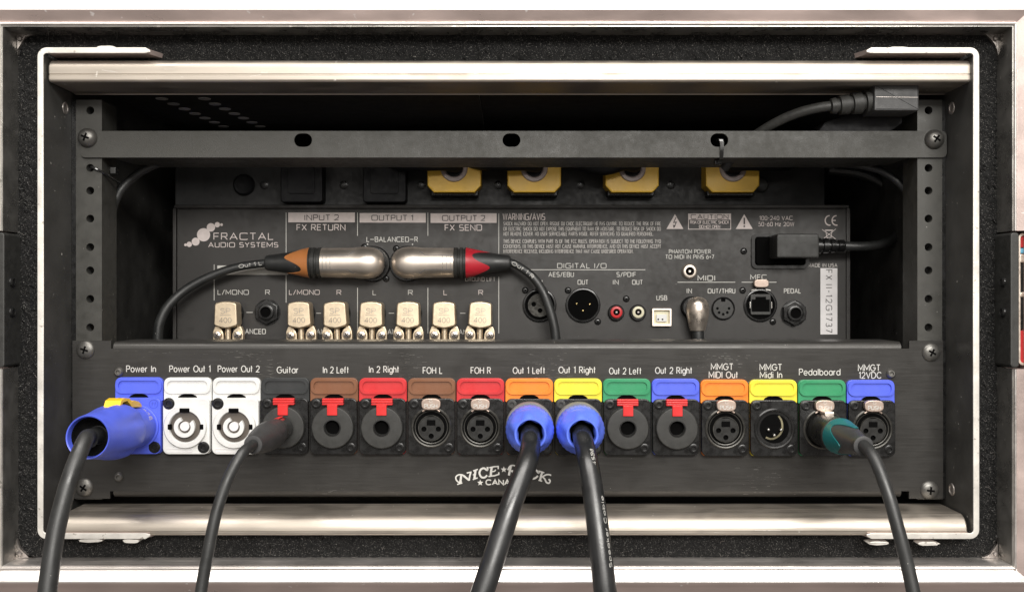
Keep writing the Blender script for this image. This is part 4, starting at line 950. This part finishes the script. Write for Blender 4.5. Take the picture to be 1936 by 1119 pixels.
# ---- right-angle XLR cables
kd_ = (D-ZD)/D
def real_d(px, py, dz): return (CX+(px-CX)*kd_, CY+(py-CY)*kd_, ZD+dz*kd_)
def ra_xlr(cx, cy, s_, boot, lab, pts, word, wstart, wang, wlen):
    t = Thing('microphone_cable', lab, 'cable', cx, cy, ZD, 'right angle microphone cables')
    mb = MB(); mb.lathe([(34,0),(34,4),(32,6),(32,10)], (cx+s_*2, cy+1, 0), n=40); t.part('plug_base', mb, 'blackgl')
    # nickel housing: barrel lying along x with a domed end, dropping to the panel
    ax = (-s_, 0, 0); r = 28
    prof = [(.5,-28),(10,-27.3),(18,-24),(24,-17.5),(27.8,-9),(29.6,2),(29.6,14),(28,28),(27.4,88)]
    mb = MB(); mb.lathe(prof, (cx, cy, 34), ax, n=48, caps=True); b = t.part('plug_housing', mb, 'nickel')
    mb = MB(); mb.lathe([(28,8),(28,34)], (cx, cy, 0), n=48); t.part('plug_neck', mb, 'blackgl')
    mb = MB()
    for sy in (-1, 1):
        mb.ribbon([(cx-s_*87, cy+sy*13), (cx-s_*36, cy+sy*13), (cx-s_*28, cy+sy*19), (cx-s_*16, cy+sy*19)], .9, 0, mapf=lambda a, b_, c: (a, b_, 34+math.sqrt(max(0, 28.4**2-(b_-cy)**2))))
    for dx in (68, 75, 82): mb.ribbon([(cx-s_*dx, cy-12), (cx-s_*dx, cy), (cx-s_*dx, cy+12)], .7, 0, mapf=lambda a, b_, c: (a, b_, 34+math.sqrt(max(0, 28.2**2-(b_-cy)**2))))
    ccx = cx-s_*12
    for rr in (10.5, 8.8): mb.ribbon([(ccx+rr*math.cos(q*.35), cy+rr*math.sin(q*.35)) for q in range(18)], .7, 0, True, mapf=lambda a, b_, c: (a, b_, 34+math.sqrt(max(0, 28.25**2-(b_-cy)**2))))
    for dx in (-2.5, 2): mb.ribbon([(ccx+dx, cy-6), (ccx+dx, cy+6)], 1, 0, mapf=lambda a, b_, c: (a, b_, 34+math.sqrt(max(0, 28.3**2-(b_-cy)**2))))
    mb.ribbon([(ccx-6, cy-1.5), (ccx+6, cy-1.5)], .9, 0, mapf=lambda a, b_, c: (a, b_, 34+math.sqrt(max(0, 28.35**2-(b_-cy)**2))))
    t.part('engraved_lines', mb, 'greyring', parent=b, weld=False)
    mb = MB(); mb.lathe([(27,99),(28.5,100),(28.5,106),(26,107),(26,110),(28.5,111),(28.5,116),(26,117),(26,119),(28.5,120),(28,123)], (cx+s_*12,cy,34), ax, n=40); t.part('plug_ring', mb, 'blackmt')
    mb = MB(); mb.lathe([(26.2,107.2),(26.2,109.8)], (cx,cy,34), ax, n=40, caps=False); 
    mb = MB(); mb.boot(28.5, 19, 122, 12, 32, (cx+s_*12,cy,34), ax, n=60, lobes=3, ph=(math.pi if s_ < 0 else math.pi)+0.0); t.part('coloured_boot', mb, boot)
    mb = MB(); mb.lathe([(26.5,122),(25,132),(21.5,150),(18.5,168),(15.5,190),(14.5,200),(12,204),(9,205)], (cx+s_*12,cy,34), ax, n=36); t.part('strain_relief', mb, 'rubber')
    P = [Vector(real_d(cx-s_*178, cy, 34)), Vector(real_d(cx-s_*197, cy+1, 34))]+[Vector(real_d(*p)) for p in pts]
    P = [(CX+(p.x-CX)/kd_, CY+(p.y-CY)/kd_, (p.z-ZD)/kd_) for p in P]
    rr = 9.5; mb = MB(); mb.tube(P, [7.2, 9.4], 20); t.part('cable', mb, 'rubber')
    def cp(a): return [Vector(p) for p in P]
    mb = MB(); Pp = smooth_path(P, 24); L = [0]
    for a, b_ in zip(Pp, Pp[1:]): L.append(L[-1]+(b_-a).length)
    def mp(xx, yy, zz):
        d = wstart+xx*(-s_) ; k = max(i for i in range(len(L)) if L[i] <= max(d, 0)); k = min(k, len(Pp)-2)
        f = (d-L[k])/max(1e-6, L[k+1]-L[k]); p = Pp[k].lerp(Pp[k+1], f); T = (Pp[k+1]-Pp[k]).normalized()*(-s_)
        Nz = Vector((0,0,1)); B = Nz.cross(T).normalized(); Nn = T.cross(B).normalized(); a = wang+yy/8
        return p+(Nn*math.cos(a)+B*math.sin(a))*(8.0 if s_ > 0 else 8.3)
    text(mb, word, 0, 0, 6, wlen, 1.1, 2, 0, align='l', mapf=mp, sp=.25); t.part('printed_words', mb, 'ink', weld=False)
ra_xlr(703, 498, 1, 'boot_orange', 'microphone cable with right angle nickel plug and orange collar, cable curving left', [(455,507,36),(410,523,38),(368,546,42),(338,575,50),(322,608,55),(318,650,55),(322,690,50)], 'Out 1 L', 62, 0, 42)
ra_xlr(773, 498, -1, 'boot_red', 'microphone cable with right angle nickel plug and red collar, cable dropping right', [(1003,521,38),(1024,549,40),(1038,585,42),(1047,622,42),(1050,665,40),(1048,700,38)], 'Out 1 R', 18, 0, 48)
# ---- chrome MIDI plug
t = Thing('midi_cable', 'short black cable with shiny chrome bullet plug under MIDI IN', 'cable', 1313, 590, ZD)
mb = MB(); mb.lathe([(21,0),(21,4),(19,6),(19,24)], (1307,581,0), n=36); t.part('plug_base', mb, 'black')
mb = MB(); mb.lathe([(.5,-27),(8,-26),(15,-22),(19.5,-15),(21.5,-5),(21,6),(17.5,22),(14.5,34),(14,36)], (1314,588,26), (0,1,0), n=40); t.part('plug_shell', mb, 'chrome')
mb = MB(); mb.tube([(1314,618,26),(1315,640,26),(1316,680,24)], 11, 20, 4); t.part('cable', mb, 'rubber')
# ---- mains plug in the processor
t = Thing('mains_cable', 'black mains cord plugged into the audio processor, curling up at right', 'cable', 1490, 470, ZD)
mb = MB(); mb.bbox(1427, 1521, 449, 501, 2, 10, 2, 6); t.part('plug_foot', mb, 'hole')
mb = MB(); mb.bbox(1452, 1530, 446, 490, 10, 62, 4, 4); t.part('plug_body', mb, 'blackmt')
mb = MB(); mb.lathe([(15,0),(15,8),(11,9),(11,12),(14,13),(14,22),(10.5,23),(10.5,26),(13,27),(12.5,36),(9.5,37),(9.5,40),(11.5,41),(11,52),(8,54)], (1529,467,42), (1,0,0), n=24); t.part('strain_relief', mb, 'black')
mb = MB(); mb.tube([(1575,467,42),(1620,468,42),(1665,460,30),(1705,432,5),(1718,392,-25),(1698,350,-50),(1650,322,-60),(1590,312,-70)], [8.5, 9.5], 18); t.part('cable', mb, 'rubber')
# ================================================================== UPPER MAINS PLUG
t = Thing('mains_cable', 'black mains cord with boxy right angle plug lying above the cross bar at top right', 'cable', 1690, 200, 40)
K40 = t.k
mb = MB(); mb.bbox(1645, 1729, 164, 214, -40, 22, 4, 3); t.part('plug_body', mb, 'grey')
mb = MB(); mb.ribbon([(1648,188),(1726,189)], .9, 22.2); t.part('mould_seam', mb, 'brace')
mb = MB(); mb.slab([(1640,200),(1728,200),(1724,226),(1700,243),(1560,243),(1575,222)], -110, -45, 4); t.part('plug_foot', mb, 'adblk')  # near-black, paints the shade under the plug as well as the connector
mb = MB(); mb.lathe([(22,0),(22,14),(16,15),(16,20),(21,21),(20,38),(15,39),(15,44),(19,45),(18,62),(13,63),(13,68),(16,69),(14,78),(9,80)], (1650,191,-6), (-1,.12,0), n=28); t.part('strain_relief', mb, 'blackmt')
mb = MB(); mb.tube([(1578,199,-6),(1545,203,-12),(1505,213,-30),(1465,232,-60),(1425,262,-100),(1400,300,-140)], 9.5, 18); t.part('cable', mb, 'blackmt')
# ================================================================== POWER STRIP BEHIND
ZS = -400.0
ps = Thing('power_strip', 'dark power distribution strip behind the cross bar, above the audio processor', 'power strip', 950, 390, ZS)
mb = MB(); mb.bbox(330, 1560, 285, 394, -120, 0, 3, 4); ps.part('housing', mb, 'stripblk')
for x in (430+220-150, 650, 797, 942, 1098, 1268):
    mb = MB(); mb.lathe([(8,0),(8,1.5),(5,2.5),(.1,2.5)], (x, 350, 0), n=16); ps.part('screw', mb, 'black')
mb = MB(); mb.lathe([(15,0),(15,3),(12,5),(9,3),(.1,3)], (1438, 350, 0), n=24); ps.part('fuse_holder', mb, 'blackmt')
mb = MB(); mb.lathe([(20,0),(20,5),(17,8),(12,6),(.1,6)], (462, 350, 0), n=24); ps.part('switch_ring', mb, 'adblk')
for i, (x, w_) in enumerate(((577, 78), (731, 80))):
    t = Thing('black_adapter', ['dark boxy adapter at left of the power strip', 'dark boxy adapter between the left adapter and the yellow plugs'][i], 'adapter', x, 350, ZS, 'black adapters in the power strip')
    mb = MB(); mb.bbox(x-w_/2, x+w_/2, 305, 386, 0, 34, 3, 6); t.part('adapter_body', mb, 'adblk')
    mb = MB(); mb.bbox(x-w_/2+14, x+w_/2-14, 318, 370, 34, 36, 1, 4); t.part('raised_face', mb, 'adblk')
yl = ['yellow mains plug, leftmost of the four', 'yellow mains plug, second from left', 'yellow mains plug, third from left, its cord arching leftwards', 'yellow mains plug, rightmost of the four, below the tied oval hole']
for i, x in enumerate((861, 1009, 1190, 1376)):
    t = Thing('yellow_plug', yl[i], 'plug', x, 330, ZS, 'yellow mains plugs in a row')
    sh = [(x-50,288),(x+50,288),(x+50,356),(x+38,369),(x-38,369),(x-50,356)]
    mb = MB(); mb.slab(sh, 0, 42, 4); t.part('plug_body', mb, 'outlet')
    mb = MB(); mb.bbox(x-44, x+44, 362, 374, 0, 24, 3, 3); t.part('plug_base', mb, 'black')
    mb = MB(); mb.lathe([(25,41),(25,44),(23.5,45.5),(18,45.5),(15,42)], (x,324,0), n=36, caps=False); t.part('cord_grip', mb, 'insert')
    mb = MB(); mb.lathe([(18.5,43),(.1,42.5)], (x,324,0), n=28, caps=False); t.part('grip_floor', mb, 'adblk')
    s_ = -1 if i < 3 else 1
    mb = MB(); mb.tube([(x+s_*-6,322,42),(x,322,56),(x+s_*18,320,66),(x+s_*55,322+(6 if i == 2 else -2),66),(x+s_*100,316,50),(x+s_*140,300,30)], [11, 13], 16); t.part('cord', mb, 'adblk')
# ================================================================== CABLE TIES, LOOSE CABLE, PERFORATED SHELF
t = Thing('cable_tie', 'thin black cable tie looped through the right oval hole of the cross bar', 'cable tie', 1362, 280, 0)
mb = MB()
P = [Vector((1358,266,-8)), Vector((1360,262,2)), Vector((1364,270,4)), Vector((1364,290,3)), Vector((1364,302,-4)), Vector((1366,308,-30))]
P = smooth_path(P, 5); vs = []
for p in P: vs += [(p.x-3.5, p.y, p.z), (p.x+3.5, p.y, p.z), (p.x+3.5, p.y, p.z-1.5), (p.x-3.5, p.y, p.z-1.5)]
fs = []
for k in range(len(P)-1):
    for i in range(4): j = (i+1) % 4; fs.append((4*k+i, 4*k+j, 4*k+4+j, 4*k+4+i))
mb.add(vs, fs); t.part('strap', mb, 'blackgl')
mb = MB(); mb.bbox(1357, 1371, 297, 308, -38, -24, 2, 2); t.part('tie_head', mb, 'blackgl')
t = Thing('cable_tie', 'thin black cable tie through a hole of the left rack rail', 'cable tie', 185, 322, 0)
mb = MB(); mb.tube([(168,317,-14),(172,316,-3),(182,320,-2),(194,328,-14),(206,340,-50)], 2.6, 8, 5); t.part('strap', mb, 'blackgl')
mb = MB(); mb.bbox(196, 208, 312, 326, -40, -26, 2, 2); t.part('tie_head', mb, 'blackgl')
t = Thing('loose_cable', 'dim black cable arching down behind the left rack rail', 'cable', 205, 640, -90)
mb = MB(); mb.tube([(330,292,-60),(285,304,-40),(248,330,-20),(222,370,0),(207,430,0),(200,520,0),(203,600,0),(206,700,0)], 8, 14); t.part('cable', mb, 'rubber')
t = Thing('loose_cable', 'dim black cable arching behind the right rack rail', 'cable', 1720, 640, -90)
mb = MB(); mb.tube([(1570,300,-80),(1640,306,-50),(1690,330,-20),(1725,380,-10),(1722,470,-10),(1716,580,0),(1712,700,0)], 7, 14); t.part('cable', mb, 'rubber')
# perforated shelf high in the rack, seen from below
sh = Thing('vented_shelf', 'dark perforated shelf underside high in the rack at upper left', 'shelf', 400, 140, 0)
mb = MB(); hs = []
for r_ in range(2):
    for i in range(9):
        hs.append(circ(235+r_*88+i*5-(0), 60+i*55, 14, 14))
# plate laid horizontally: build in (x, depth) and turn into x, z
tmp = MB(); tmp.plate([(190,20),(900,20),(900,640),(190,640)], hs, 0, 5)
mb.add([(a, 152-c, -b) for a, b, c in tmp.v], tmp.f); sh.part('perforated_plate', mb, 'interior')
mb = MB(); mb.box(190, 900, 143, 145, -640, -20); sh.part('upper_skin', mb, 'label')  # pale skin, coloured to look lit through the holes
for hc in hs[:18]:
    m_ = MB(); zz = sum(b for a, b in hc)/len(hc); xx = sum(a for a, b in hc)/len(hc)
    m_.lathe([(13,0),(12,1.5),(.1,1.5)], (xx, 152.5, -zz), (0,1,0), n=16); sh.part('vent_light_disc', m_, 'label')  # pale discs stand in for light showing through the vent holes
for o in list(bpy.data.objects):
    if o.type == 'MESH' and len(o.data.polygons) < 6000 and o.data.attributes.get('sharp_edge'):
        m_ = o.modifiers.new('weighted', 'WEIGHTED_NORMAL'); m_.keep_sharp = True; m_.weight = 80
